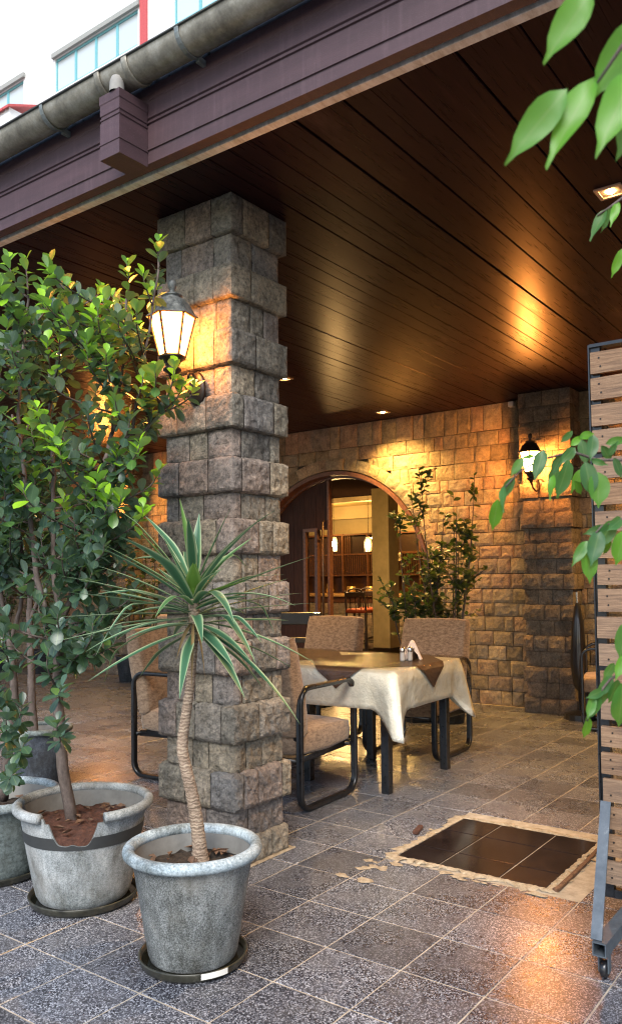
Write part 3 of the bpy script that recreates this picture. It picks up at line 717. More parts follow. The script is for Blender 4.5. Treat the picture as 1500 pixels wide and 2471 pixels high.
# ------------------------------------------------------------------ lanterns
def lantern(c, wallp, label, glow, metal, power, s=1.0):
    """c: centre of glass bottom; wallp: x of wall plane; lantern hangs on an arm from the wall at +x"""
    r = empty('wall_lantern', (wallp, c[1], c[2] - .1), label, 'lantern', 'lit wall lanterns')
    C = V(c)
    def ringp(R, z, n=6, a0=.26): return [C + V((R * math.cos(a0 + 2 * math.pi * k / n), R * math.sin(a0 + 2 * math.pi * k / n), z)) for k in range(n)]
    rb, rt, h = .062 * s, .112 * s, .20 * s
    bt, tp = ringp(rb, 0), ringp(rt, h)
    for k in range(6):
        k2 = (k + 1) % 6; m = MB(); cen = C + V((0, 0, h / 2))
        q = [bt[k], bt[k2], tp[k2], tp[k]]; q = [p + (cen - p) * .03 for p in q]
        m.add(q + [p + (cen - p) * .02 for p in q], [(0, 1, 2, 3), (7, 6, 5, 4)]); m.build('glass_pane', glow, r)
        m = MB(); m.tube([bt[k], tp[k]], .0065 * s, n=5); m.build('glazing_bar', metal, r)
    m = MB(); m.tube(tp, .008 * s, n=5, closed=True); m.build('upper_ring', metal, r); m = MB(); m.tube(bt, .007 * s, n=5, closed=True); m.build('lower_ring', metal, r)
    m = MB(); prof = [(.128, .195), (.126, .203), (.112, .212), (.10, .235), (.085, .262), (.062, .283), (.045, .290), (.046, .297), (.052, .300), (.052, .306), (.03, .312), (.014, .318), (.012, .332), (.019, .342), (.022, .36), (.018, .378), (.008, .386), (.0, .388)]
    vs = []; n = 24
    for R, z in prof:
        for k in range(n):
            a = .26 + 2 * math.pi * k / n; hx = math.cos(math.pi / 6) / math.cos((a - .26) % (math.pi / 3) - math.pi / 6) if z < .275 else 1
            vs.append(C + V((R * s * hx * math.cos(a), R * s * hx * math.sin(a), z * s)))
    m.add(vs, [(i * n + k, i * n + (k + 1) % n, (i + 1) * n + (k + 1) % n, (i + 1) * n + k) for i in range(len(prof) - 1) for k in range(n)])
    m.build('cap', M_LANT if abs(wallp) < .1 else M_LANTD, r, True)
    m = MB(); m.lathe([(.0, -.002), (.066, 0), (.066, -.01), (.045, -.022), (.03, -.05), (.045, -.06), (.045, -.07), (.02, -.085), (.012, -.11), (.0, -.12)][::-1], C, 16, M=Matrix.Scale(s, 4)); m.build('base_cup', M_LANTD, r, True)
    m = MB(); dx = wallp - C.x
    arm = [C + V((0, 0, -.10 * s)), C + V((dx * .2, 0, -.155 * s)), C + V((dx * .5, 0, -.18 * s)), C + V((dx * .78, 0, -.15 * s)), C + V((dx * .9, 0, -.10 * s)), C + V((dx * .8, 0, -.055 * s)), C + V((dx * .62, 0, -.06 * s)), C + V((dx * .6, 0, -.09 * s))]
    m.tube(arm, .010 * s, .006 * s, n=7); m.tube([C + V((dx * .6, 0, -.178 * s)), C + V((dx, 0, -.14 * s))], .009 * s, n=7)
    m.build('scroll_arm', M_LANTD, r, True)
    m = MB(); m.lathe([(0, .0), (.055, .002), (.05, .012), (.03, .02), (0, .022)], (wallp - .002, C.y, C.z - .13 * s), 16, M=Matrix.Rotation(-math.pi / 2, 4, 'Y') @ Matrix.Scale(1.0, 4) @ Matrix.Diagonal((1.5, 1, 1, 1))); m.build('wall_plate', M_LANTD, r, True)
    for (dx_, dy_) in ((.9, 0),):
        pass
    p = point(C + V((0, 0, h * .45)), power, WARM, .05); p.parent = r; p.matrix_parent_inverse = Matrix.Translation(-r.location)
    return r
lantern((-.165, .215, 2.325), 0.0, 'large lit hexagonal lantern with grey cap on the near stone pillar, beside the bushes', M_GLOW, M_LANTR, 34, .93)
lantern((4.62, .375, 2.29), 4.85, 'lit lantern on the dark stone pillar right of the arched door', M_GLOW2, M_LANTD, 95, .95)
lantern((4.60, 6.50, 2.36), 4.84, 'lit lantern glimpsed through the bushes on the far left pillar', M_GLOW2, M_LANTD, 45, .95)

# ------------------------------------------------------------------ downlights
dls = [((1.075, -1.40), 'recessed downlight near the right edge of the photo, closest to the slatted screen'),
       ((2.90, 1.97), 'recessed downlight that peeks out beside the near stone pillar'),
       ((4.72, 2.05), 'recessed downlight close to the back wall above the arched door'),
       ((1.2, 2.9), 'recessed downlight hidden behind the near pillar'), ((2.9, 5.4), 'recessed downlight in the left part of the porch, above the far chairs'), ((4.55, -1.4), 'recessed downlight far right, hidden behind the slatted screen'), ((4.72, 5.2), 'recessed downlight by the back wall left of the arched door')]
for (x, y), lb in dls:
    r = empty('downlight', (x, y, 3.1), lb, 'downlight', 'recessed square downlights in the board ceiling')
    m = MB(); 
    for (a, b, c, d) in ((-.062, -.045, -.062, .062), (.045, .062, -.062, .062), (-.045, .045, -.062, -.045), (-.045, .045, .045, .062)): m.box(x + a, x + b, y + c, y + d, 3.090, 3.0985, .001)
    m.build('frame', M_DLF, r)
    m = MB(); m.box(x - .045, x + .045, y - .045, y + .045, 3.0965, 3.0985); m.build('reflector', M_DLF, r)
    m = MB(); m.lathe([(0, -.006), (.018, -.004), (.021, 0)], (x, y, 3.096), 16); m.build('bulb', M_BULB, r, True)
    s_ = spot((x, y, 3.07), (100 if y < 2.5 else 40) if x < 4 else (230 if y < 3 else 90), 112 if x < 4 else 126, blend=.5 if x < 4 else .95); s_.parent = r; s_.matrix_parent_inverse = Matrix.Translation(-r.location)
m = MB(); m.box(5.03, 5.10, .70, .76, 3.03, 3.085, .006); r = m.build('sensor_box', M_WHITE, label='small white alarm sensor high on the wall at the ceiling corner', cat='sensor')
# ------------------------------------------------------------------ room behind the arch
room = empty('indoor_room', (9, 5, 0), kind='structure')
MB().box(5.39, 13.4, -1, 14, -.055, -.004).build('room_floor', M_IFL, kind='structure')
bpy.data.objects.remove(room)
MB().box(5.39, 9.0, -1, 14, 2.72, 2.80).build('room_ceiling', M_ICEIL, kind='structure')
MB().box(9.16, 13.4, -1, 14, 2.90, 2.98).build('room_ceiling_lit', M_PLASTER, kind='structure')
MB().box(12.4, 12.6, -1, 14, -.05, 2.895).build('room_back_wall', M_CREAM, label='cream plaster wall above the wine shelves inside the bar', cat='wall')
m = MB(); m.box(5.39, 12.4, -1.1, -1.002, -.05, 3.0); m.build('room_side_wall', M_CREAM, label='plain cream side wall of the bar room, right side', cat='wall')
m = MB(); m.box(5.39, 12.4, 14.002, 14.1, -.05, 3.0); m.build('room_side_wall', M_CREAM, label='plain cream side wall of the bar room, left side', cat='wall')
m = MB(); m.box(9.003, 9.157, -1, 14, 2.64, 3.0); m.build('ceiling_beam', M_PLASTER, label='pale beam across the ceiling inside the bar, seen through the arch', cat='beam')
m = MB(); m.box(12.1, 12.25, -1, 14, 2.62, 2.897); m.build('ceiling_beam', M_CREAM, label='second beam deeper inside the bar, above the hanging lamps', cat='beam')
cx_, cy_ = dep(930, 1400, 12.6).xy
colm = empty('plaster_column', (cx_, cy_, 0), 'square yellow plaster column inside the arched doorway', 'column')
MB().box(cx_ - .15, cx_ + .15, cy_ - .15, cy_ + .15, .24, 2.70 if cx_ < 8.8 else 2.895, .006).build('shaft', M_PLASTER, colm)
MB().box(cx_ - .155, cx_ + .155, cy_ - .155, cy_ + .155, 0, .24, .004).build('skirting', M_DKWOOD, colm)
BX = 9.9
bar = empty('bar_counter', (BX, 6, 0), 'long bar counter with wooden top and stone front inside the arched doorway', 'bar counter')
MB().box(BX - .12, BX + .5, 3.2, 9.0, .97, 1.02, .006).build('counter_top', plain('oak_top', (.42, .25, .11), .3), bar)
MB().box(BX - .05, BX, 3.2, 9.0, .86, .97).build('rail', M_SHELF, bar)
m = MB(); m.box(BX, BX + .3, 3.2, 9, 0, .86); m.build('front', M_MORT, bar)
for k in range(24):
    for j in range(4):
        m = MB(); y_ = 3.2 + k * .24 + (j % 2) * .1; rough(m, (BX - .03, y_ + .003, j * .21 + .02), (BX + .05, min(9, y_ + .235), j * .21 + .225), (1, 3, 3), .012, k + j * 7, [(0, -1), (1, 1), (2, 1), (2, -1), (1, -1)], (.4 + .4 * RW.random(), 0, 0)); m.build('stone', M_WALL, bar)
SX = 11.6
sh = empty('wine_shelf', (SX, 6, 0), 'tall wooden wine rack and back bar behind the counter', 'shelf')
MB().box(SX + .3, SX + .34, 3.5, 10, .9, 2.25).build('back_panel', M_SHELF, sh)
for z in (2.22, 1.80, 1.36, .98): MB().box(SX, SX + .3, 3.5, 10, z, z + .035).build('shelf_board', M_SHELF, sh)
for k in range(11): MB().box(SX - .005, SX + .3, 3.5 + k * .62, 3.54 + k * .62, .9, 2.26).build('upright', M_SHELF, sh)
for k in range(120):
    y_ = 3.56 + k * .053
    MB().box(SX + .01, SX + .03, y_, y_ + .014, 1.396 if (k // 11) % 2 else 1.40, 1.80 if (k // 11) % 2 else 2.22).build('rack_slat', M_SHELF, sh)
MB().box(SX + .05, SX + .28, 3.55, 9.95, 1.41, 2.20).build('dark_bottles_mass', M_DKWOOD, sh, kind='stuff')
# stemware hanging in a row
gm = MB(); gm.lathe([(.028, 0), (.006, .01), (.005, .07), (.03, .10), (.034, .13), (.026, .16)][::1], (0, 0, 0), 10); GM = gm.mesh('wine_glass', M_GLASS, True)
for k in range(16):
    p = dep(858 + k * 3.3, 1372, 15.6); o = link('wine_glass', GM, label='upturned wine glass hanging in the row above the bar', cat='glass', group='wine glasses hanging above the bar'); o.location = (SX - .1, p.y, 1.66)
m = MB(); m.box(SX - .14, SX - .06, dep(855, 1372, 15.6).y - 1.3, dep(855, 1372, 15.6).y + .1, 1.83, 1.845); m.build('glass_rack', M_SHELF, label='wooden rail holding the hanging wine glasses', cat='rack')
# pots on the counter
for (px, w_, lb) in ((820, 15, 'brass pot standing on the bar counter'), (888, 15, 'pale tray standing on the bar counter near the column')):
    p = dep(px, 1436, w_); m = MB(); q = .085
    m.lathe([(0, 0), (q * .8, 0), (q, .05), (q, .13), (q * .9, .135), (q * .85, .05), (0, .02)], (BX + .15, p.y, 1.021), 18); m.build('metal_pot', plain('brass', (.7, .5, .2), .3, .8), smooth=True, label=lb, cat='pot')
p = dep(745, 1400, 15); m = MB(); m.lathe([(0, 0), (.06, .01), (.075, .07), (.05, .12), (.06, .17), (.03, .23), (.045, .27), (0, .30)], (BX + .1, p.y, 1.021), 14); m.build('figurine', plain('gilt', (.7, .45, .12), .4, .3), smooth=True, label='small golden figure on the counter seen through the slot in the door', cat='figurine')
# bar stools
def stool(loc, rz, label):
    r = empty('bar_stool', loc, label, 'bar stool', 'bar stools at the counter'); r.rotation_euler = (0, 0, rz)
    Mr = Matrix.Translation(loc) @ Matrix.Rotation(rz, 4, 'Z')
    def P(name, m, mat):
        me = m.mesh(name, mat); o = bpy.data.objects.new(name, me); col.objects.link(o); o.parent = r; return o
    P('seat', MB().box(-.19, .19, -.19, .19, .74, .81, .02), M_REDV)
    for sx in (-1, 1):
        for sy in (-1, 1):
            P('leg', MB().tube([(sx * .2, sy * .2, 0), (sx * .165, sy * .165, .74)], .02, n=6), M_DKWOOD)
        P('stretcher', MB().tube([(sx * .19, -.19, .25), (sx * .19, .19, .25)], .013, n=6), M_DKWOOD)
        P('stretcher', MB().tube([(-.19, sx * .19, .34), (.19, sx * .19, .34)], .013, n=6), M_DKWOOD)
        P('back_post', MB().tube([(-.165, sx * .17, .74), (-.21, sx * .17, 1.10)], .017, n=6), M_DKWOOD)
    m = MB(); m.box(-.225, -.195, -.18, .18, 1.0, 1.09, .012); P('back_rail', m, M_DKWOOD)
    m = MB(); m.tube([(-.21, .12 * math.cos(a), 1.09 + .05 * math.sin(a)) for a in [math.pi * k / 8 for k in range(9)]], .014, n=6); P('crest', m, M_DKWOOD)
    for k in range(3): P('back_spindle', MB().tube([(-.18, -.09 + .09 * k, .80), (-.205, -.09 + .09 * k, 1.01)], .009, n=5), M_DKWOOD)
for px, w_, lb in ((868, 13.4, 'wooden bar stool with a red seat, nearer of the two at the counter'), (897, 14.0, 'wooden bar stool with a red seat, beside the yellow column')):
    p = dep(px, 1500, w_); stool((p.x, p.y, 0), 0.2, lb)
# pendants
for px, lb in ((805, 'caged glass pendant lamp over the bar, nearer the dark door leaf'), (888, 'caged glass pendant lamp over the bar, nearer the yellow column')):
    p = dep(px, 1313, 13.6); r = empty('pendant_lamp', p, lb, 'pendant lamp', 'pendant lamps over the bar')
    MB().tube([p + V((0, 0, .12)), (p.x, p.y, 2.90)], .004, n=5).build('cord', M_BLACK, r)
    MB().lathe([(.02, .12), (.045, .10), (.062, 0), (.05, -.12), (.0, -.12)][::-1], p, 14).build('glass_shade', M_PENG, r, True)
    for k in range(9):
        a = 2 * math.pi * k / 9; MB().tube([p + V((math.cos(a) * R, math.sin(a) * R, z)) for R, z in ((.05, .125), (.07, .03), (.062, -.13))], .005, n=4).build('cage_bar', M_BLACK, r)
    MB().lathe([(0, -.06), (.022, -.045), (.03, -.01), (.018, .03), (0, .05)], p + V((-.075, -.05, 0)), 10).build('bulb', M_BULB, r, True)
    l = point(p + V((-.18, 0, -.1)), 22, (1, .6, .25), .06); l.parent = r; l.matrix_parent_inverse = Matrix.Translation(-r.location)
p = dep(905, 1301, 14.2); m = MB(); m.lathe([(0, 0), (.10, .01), (.10, .03)], p, 16); r = m.build('ceiling_lamp', emis('disc_glow', (1, .8, .45), 20), smooth=True, label='bright disc lamp above the right pendant', cat='lamp')
m = MB(); m.tube([p + V((0, 0, .03)), (p.x, p.y, 2.90)], .004, n=4); m.build('lamp_stem', M_BLACK, r)
point((p.x, p.y, 2.62), 60, (1, .62, .14), .1); point((11.2, 5.6, 2.5), 30, (1, .58, .16), .1); point((11.2, 7.4, 2.5), 22, (1, .58, .16), .1); point((BX - 1.0, 5.6, 1.8), 8, (1, .6, .25), .1)
p = dep(812, 1162, 11.0); m = MB(); m.lathe([(0, -.01), (.035, -.008), (.04, 0)], (p.x, p.y, 2.716), 14); m.build('ceiling_spotlight', emis('cool_spot', (1, .95, .85), 10), label='tiny white spotlight in the dark indoor ceiling', cat='spotlight')
point((p.x, p.y, 1.5), 24, (1, .62, .22), .06)  # fill light added in mid-air below the spotlight to brighten the column

# ------------------------------------------------------------------ armchair
def rrect(x0, x1, z0, z1, r, n=6, y=0):
    pts = []
    for (cx, cz, a0) in ((x1 - r, z0 + r, -90), (x1 - r, z1 - r, 0), (x0 + r, z1 - r, 90), (x0 + r, z0 + r, 180)):
        for k in range(n + 1): a = math.radians(a0 + 90 * k / n); pts.append(V((cx + r * math.cos(a), y, cz + r * math.sin(a))))
    return pts
def cushion(mb, lo, hi, n=(8, 8, 4), r=.04, M=None, puff=.015, seed=0):
    vid = {}; vs = []; fs = []
    lo, hi = V(lo), V(hi)
    def vert(i, j, k):
        if (i, j, k) in vid: return vid[(i, j, k)]
        q = V((i / n[0], j / n[1], k / n[2])); 
        p = V(tuple(lo[a] + (hi[a] - lo[a]) * (0.5 - 0.5 * math.cos(math.pi * q[a])) for a in range(3)))
        inn = V(tuple(min(max(p[a], lo[a] + r), hi[a] - r) for a in range(3))); d = p - inn
        if d.length > 0: 
            nrm = d.normalized(); p = inn + nrm * r
            sx = math.prod(math.sin(math.pi * q[a]) if abs(nrm[a]) < .5 else 1 for a in range(3))
            p += nrm * puff * max(0, sx) + nrm * noise.noise(p * 9 + V((seed, 0, 0))) * .005
        vid[(i, j, k)] = len(vs); vs.append(M @ p if M is not None else p); return vid[(i, j, k)]
    for a in range(3):
        b, c = (a + 1) % 3, (a + 2) % 3
        for s_ in (0, 1):
            for u in range(n[b]):
                for v_ in range(n[c]):
                    q = []
                    for du, dv in ((0, 0), (1, 0), (1, 1), (0, 1)):
                        t_ = [0, 0, 0]; t_[a] = n[a] * s_; t_[b] = u + du; t_[c] = v_ + dv; q.append(vert(*t_))
                    fs.append(q if s_ else q[::-1])
    mb.add(vs, fs)
def armchair(label):
    r = empty('armchair', (0, 0, 0), label, 'armchair', 'brown velvet armchairs with black tube frames')
    def P(name, m, mat, sm=False, par=None):
        o = bpy.data.objects.new(name, m.mesh(name, mat, bool(sm))); col.objects.link(o); o.parent = par or r; return o
    for s_ in (-1, 1):
        P('side_frame', MB().tube(rrect(-.04, .55, .018, .69, .085, 6, s_ * .285), (.021, .014), n=12, closed=True, flat=(0, 1, 0)), M_BLACK, True)
        P('seat_rail', MB().tube([(-.02, s_ * .245, .285), (.52, s_ * .245, .30)], (.012, .02), n=8, flat=(0, 1, 0)), M_BLACK, True)
        P('back_post', MB().tube([(.05, s_ * .225, .285), (-.045, s_ * .225, .55), (-.10, s_ * .225, .90)], (.012, .016), n=8, flat=(0, 1, 0)), M_BLACK, True)
    for x, z in ((-.02, .285), (.50, .30)): P('cross_rail', MB().tube([(x, -.285, z), (x, .285, z)], .014, n=8), M_BLACK, True)
    m = MB(); cushion(m, (.0, -.255, .31), (.545, .255, .44), (8, 8, 4), .035, None, .018, 3); P('seat', m, M_VEL, True)
    Mx = Matrix.Translation((.03, 0, .42)) @ Matrix.Rotation(math.radians(-13), 4, 'Y')
    m = MB(); cushion(m, (-.05, -.27, 0), (.055, .27, .565), (4, 10, 10), .032, Mx, .014, 6); P('backrest', m, M_VEL, True)
    return r
ch = armchair('brown armchair with its side to the camera, nearest chair just right of the stone pillar')
ch.location = (.905, .585, 0); ch.rotation_euler = (0, 0, .05)
for loc, rz, lb in (((2.95, .565, 0), math.pi + .02, 'empty brown armchair behind the table, right of the two with backs to the wall'),
                    ((2.99, 1.56, 0), math.pi - .03, 'empty brown armchair behind the table, left of the two, in front of the door opening'),
                    ((1.25, 1.73, 0), -1.50, 'brown armchair left of the near pillar, partly hidden by it, black side frame showing'),
                    ((2.85, 3.15, 0), -.05, 'armchair in orange light behind the pillar, beyond the other left chair'),
                    ((4.60, -.66, 0), math.pi / 2 + .25, 'armchair in the dark corner at the right, behind the slatted screen')):
    c = copy_tree(ch); c['label'] = lb; c.location = loc; c.rotation_euler = (0, 0, rz)
# black cafe chair by the door
p = dep(712, 1500, 7.0); bc = empty('wooden_chair', (p.x, p.y, 0), 'small black ladder back wooden chair near the door, just right of the stone pillar', 'chair'); bc.rotation_euler = (0, 0, math.pi + .5)
def PB(name, m):
    o = bpy.data.objects.new(name, m.mesh(name, M_BLACKW)); col.objects.link(o); o.parent = bc
M_BLACKW = plain('black_wood', (.012, .012, .014), .3, coat=.3)
PB('seat', MB().box(-.2, .2, -.2, .2, .44, .47, .008))
for sx in (-1, 1):
    for sy in (-1, 1): PB('leg', MB().tube([(sx * .18, sy * .18, 0), (sx * .17, sy * .17, .44)], .018, n=6))
    PB('back_post', MB().tube([(-.18, sx * .18, .44), (-.24, sx * .185, 1.0)], .018, n=6))
for z in (.90, .74, .60): PB('back_slat', MB().box(-.25 + (1.0 - z) * .08, -.225 + (1.0 - z) * .08, -.2, .2, z, z + (.11 if z > .8 else .05), .006))
# folded parasol in right dark corner
p = dep(1395, 1600, 7.45); ps = empty('folded_parasol', (p.x, p.y, 0), 'closed black parasol leaning in the dark corner beside the far right pillar', 'parasol')
MB().lathe([(.01, 0), (.012, .25), (.05, .3), (.075, .5), (.055, .85), (.03, 1.02), (.015, 1.05), (0, 1.1)], (p.x, p.y, 0), 12).build('canopy', M_BLACKW, ps, True)
MB().lathe([(0, 0), (.14, 0), (.14, .05), (.03, .08), (0, .08)], (p.x, p.y, 0), 16).build('base', M_BLACKW, ps)
MB().tube([(p.x, p.y, 1.05), (p.x, p.y, 1.16)], .012, n=8).build('finial', M_CHROME, ps)

# ------------------------------------------------------------------ table
TX0, TX1, TY0, TY1, TZ = 1.475, 2.36, .045, 1.62, .75
tb = empty('dining_table', ((TX0 + TX1) / 2, (TY0 + TY1) / 2, 0), 'long dining table with black legs under a white cloth and clear plastic cover', 'table')
MB().box(TX0, TX1, TY0, TY1, TZ - .03, TZ - .002, .004).build('tabletop', M_DKWOOD, tb)
for x in (TX0 + .06, TX1 - .06):
    for y in (TY0 + .09, TY0 + .68, TY1 - .08): MB().box(x - .027, x + .027, y - .027, y + .027, 0, TZ - .03, .004).build('leg', M_BLACK, tb)
def drape(name, mat, x0, x1, y0, y1, z, drop, cdrop, flare, seed, off=0, wave=.012, label=None, cat=None, nrow=8, step=.025, top=True, thick=.002):
    per = []; 
    def seg(ax, a, b, f):
        n = max(2, round(abs(b - a) / step)); 
        for k in range(n): per.append(f(a + (b - a) * k / n))
    seg(0, x0, x1, lambda x: (V((x, y0, 0)), V((0, -1, 0)), min(x - x0, x1 - x)))
    seg(1, y0, y1, lambda y: (V((x1, y, 0)), V((1, 0, 0)), min(y - y0, y1 - y)))
    seg(0, x1, x0, lambda x: (V((x, y1, 0)), V((0, 1, 0)), min(x - x0, x1 - x)))
    seg(1, y1, y0, lambda y: (V((x0, y, 0)), V((-1, 0, 0)), min(y - y0, y1 - y)))
    N = len(per); vs = []; cen = V(((x0 + x1) / 2, (y0 + y1) / 2, 0))
    for r in range(nrow + 1):
        v_ = r / nrow
        for i, (p, nrm, dc) in enumerate(per):
            cf = max(0, 1 - dc / .15); cf2 = cf * cf * (3 - 2 * cf)
            dr = drop + cdrop * cf2 + .008 * noise.noise(V((i * .05, seed, 0)))
            cx = x0 if abs(p.x - x0) < abs(p.x - x1) else x1; cyv = y0 if abs(p.y - y0) < abs(p.y - y1) else y1
            dg = V((-1 if cx == x0 else 1, -1 if cyv == y0 else 1, 0)).normalized()
            # the fold: the two sides of the corner pull back inwards while the diagonal edge stands out
            fold = math.sin(min(1, dc / .17) * math.pi) * -.035 * v_
            wv = noise.noise(V((i * .055 * step / .025, seed * 3, v_ * .5))) * wave * 2.2 * v_ + wave * .4 * v_
            q = p + V((0, 0, z)) + nrm * (off + .006 + .016 * math.sin(min(1, v_ * 3) * math.pi / 2) + wv + fold) + dg * (flare * cf2 * v_) 
            q.z -= dr * v_ - (0 if r else 0)
            if r == 0: q = p + V((0, 0, z)) + nrm * off
            vs.append(q)
    fs = [(r * N + i, (r + 1) * N + i, (r + 1) * N + (i + 1) % N, r * N + (i + 1) % N) for r in range(nrow) for i in range(N)]
    if top: fs.append(tuple(range(N)))
    m = MB(); m.add(vs, fs); o = m.build(name, mat, None, label=label, cat=cat)
    for i, pg in enumerate(o.data.polygons):
        if len(pg.vertices) == 4: pg.use_smooth = True
    if thick:
        md = o.modifiers.new('solid', 'SOLIDIFY'); md.thickness = thick; md.offset = 1
    return o
drape('tablecloth', M_CLOTH, TX0, TX1, TY0, TY1, TZ, .24, .17, .10, 4, 0, .016, 'cream white tablecloth draped over the dining table with pointed hanging corners', 'tablecloth')
# brown overlay cloths: octagon on top, four hanging points
for i, (ya, yb, lb) in enumerate(((TY0, TY0 + .79, 'brown cloth laid diagonally over the white cloth, at the near end of the table'), (TY0 + .80, TY1, 'brown cloth laid diagonally over the white cloth, at the far end of the table'))):
    m = MB(); zt_ = TZ + .0065; xc, yc = (TX0 + TX1) / 2, (ya + yb) / 2; hx, hy = (TX1 - TX0) / 2 + .006, (yb - ya) / 2 + .005; h = .18
    o_ = .026
    oc = [(xc - h, ya - .006), (xc + h, ya - .006), (TX1 + .006, yc - h), (TX1 + .006, yc + h), (xc + h, yb), (xc - h, yb), (TX0 - .006, yc + h), (TX0 - .006, yc - h)]
    m.add([(x, y, zt_) for x, y in oc], [tuple(range(8))])
    def flap(a, b, nrm, dr):
        a, b = V(a), V(b); mid = (a + b) / 2; rows = 5; vs = []; 
        for r in range(rows + 1):
            f = 1 - r / rows; 
            for k in range(5):
                u = (k / 4 - .5) * f; p = mid + (b - a) * u - V((0, 0, dr * r / rows)) + V(nrm) * (.030 * min(1, r * .9) + .004 * math.sin(k * 2 + r)); vs.append(p)
        m.add(vs, [(r * 5 + k, (r + 1) * 5 + k, (r + 1) * 5 + k + 1, r * 5 + k + 1) for r in range(rows) for k in range(4)])
    flap((*oc[7], zt_), (*oc[6], zt_), (-1, 0, 0), .135); flap((*oc[3], zt_), (*oc[2], zt_), (1, 0, 0), .135)
    if i == 0: flap((*oc[0], zt_), (*oc[1], zt_), (0, -1, 0), .15)
    o = m.build('table_overlay', M_BROWN, None, label=lb, cat='table overlay', group='brown overlay cloths on the dining table')
    md = o.modifiers.new('solid', 'SOLIDIFY'); md.thickness = .0015; md.offset = 1
drape('plastic_cover', M_PLAST, TX0 - .008, TX1 + .008, TY0 - .008, TY1 + .008, TZ + .0115, .235, .16, .14, 9, .036, .016, 'clear glossy plastic cover lying over the cloths of the dining table', 'plastic cover', thick=0)
p = (2.03, .225, TZ + .012)
nh = empty('napkin_holder', p, 'curved napkin holder with a pinched pale paper napkin on the table', 'napkin holder')
for s_ in (-1, 1):
    m = MB(); n = 8; pts = [(-.055 * math.cos(math.pi * k / n), .085 * math.sin(math.pi * k / n)) for k in range(n + 1)]
    m.prism([(p[0] + a, p[2] + b) for a, b in pts], 'y', p[1] + s_ * .022 - .002, p[1] + s_ * .022 + .002); m.build('side_plate', M_DKWOOD, nh)
m = MB(); m.box(p[0] - .055, p[0] + .055, p[1] - .025, p[1] + .025, p[2], p[2] + .003); m.build('base', M_CHROME, nh)
pr2 = [(-.075, 0), (-.062, .03), (-.03, .085), (-.012, .12), (0.0, .128), (.014, .122), (.03, .09), (.056, .03), (.07, 0), (.05, 0), (.035, .035), (.0, .072), (-.038, .035), (-.052, 0)]
Mx = Matrix.Translation(p) @ Matrix.Rotation(-.85, 4, 'Z'); m = MB(); vs = []
for j in range(5):
    for a, b in pr2: vs.append(Mx @ V((a * (1 - .08 * abs(j - 2)), (j - 2) * .014, b * (1 - .05 * abs(j - 2)) + .002 + .004 * noise.noise(V((a * 30, j, b * 30))))))
L_ = len(pr2); m.add(vs, [(j * L_ + q, j * L_ + (q + 1) % L_, (j + 1) * L_ + (q + 1) % L_, (j + 1) * L_ + q) for j in range(4) for q in range(L_)] + [tuple(range(L_))[::-1], tuple(4 * L_ + q for q in range(L_))])
m.build('paper_napkin', M_NAPK, label='folded pale pink paper napkin standing in the holder on the table', cat='napkin')
for (x, y, lb) in ((1.90, .225, 'small glass shaker with chrome lid, left of the pair on the table'), (1.955, .20, 'small glass shaker with chrome lid, right of the pair, next to the napkin')):
    r = empty('shaker', (x, y, TZ + .012), lb, 'shaker', 'salt and pepper shakers on the table')
    MB().lathe([(0, 0), (.017, 0), (.018, .01), (.016, .055), (.016, .06)], (x, y, TZ + .012), 14).build('glass_body', plain('cloudy_glass', (.45, .43, .40), .1, spec=.9), r, True)
    MB().lathe([(.0165, .058), (.0175, .06), (.0175, .082), (.012, .09), (0, .092)], (x, y, TZ + .012), 14).build('lid', M_CHROME, r, True)

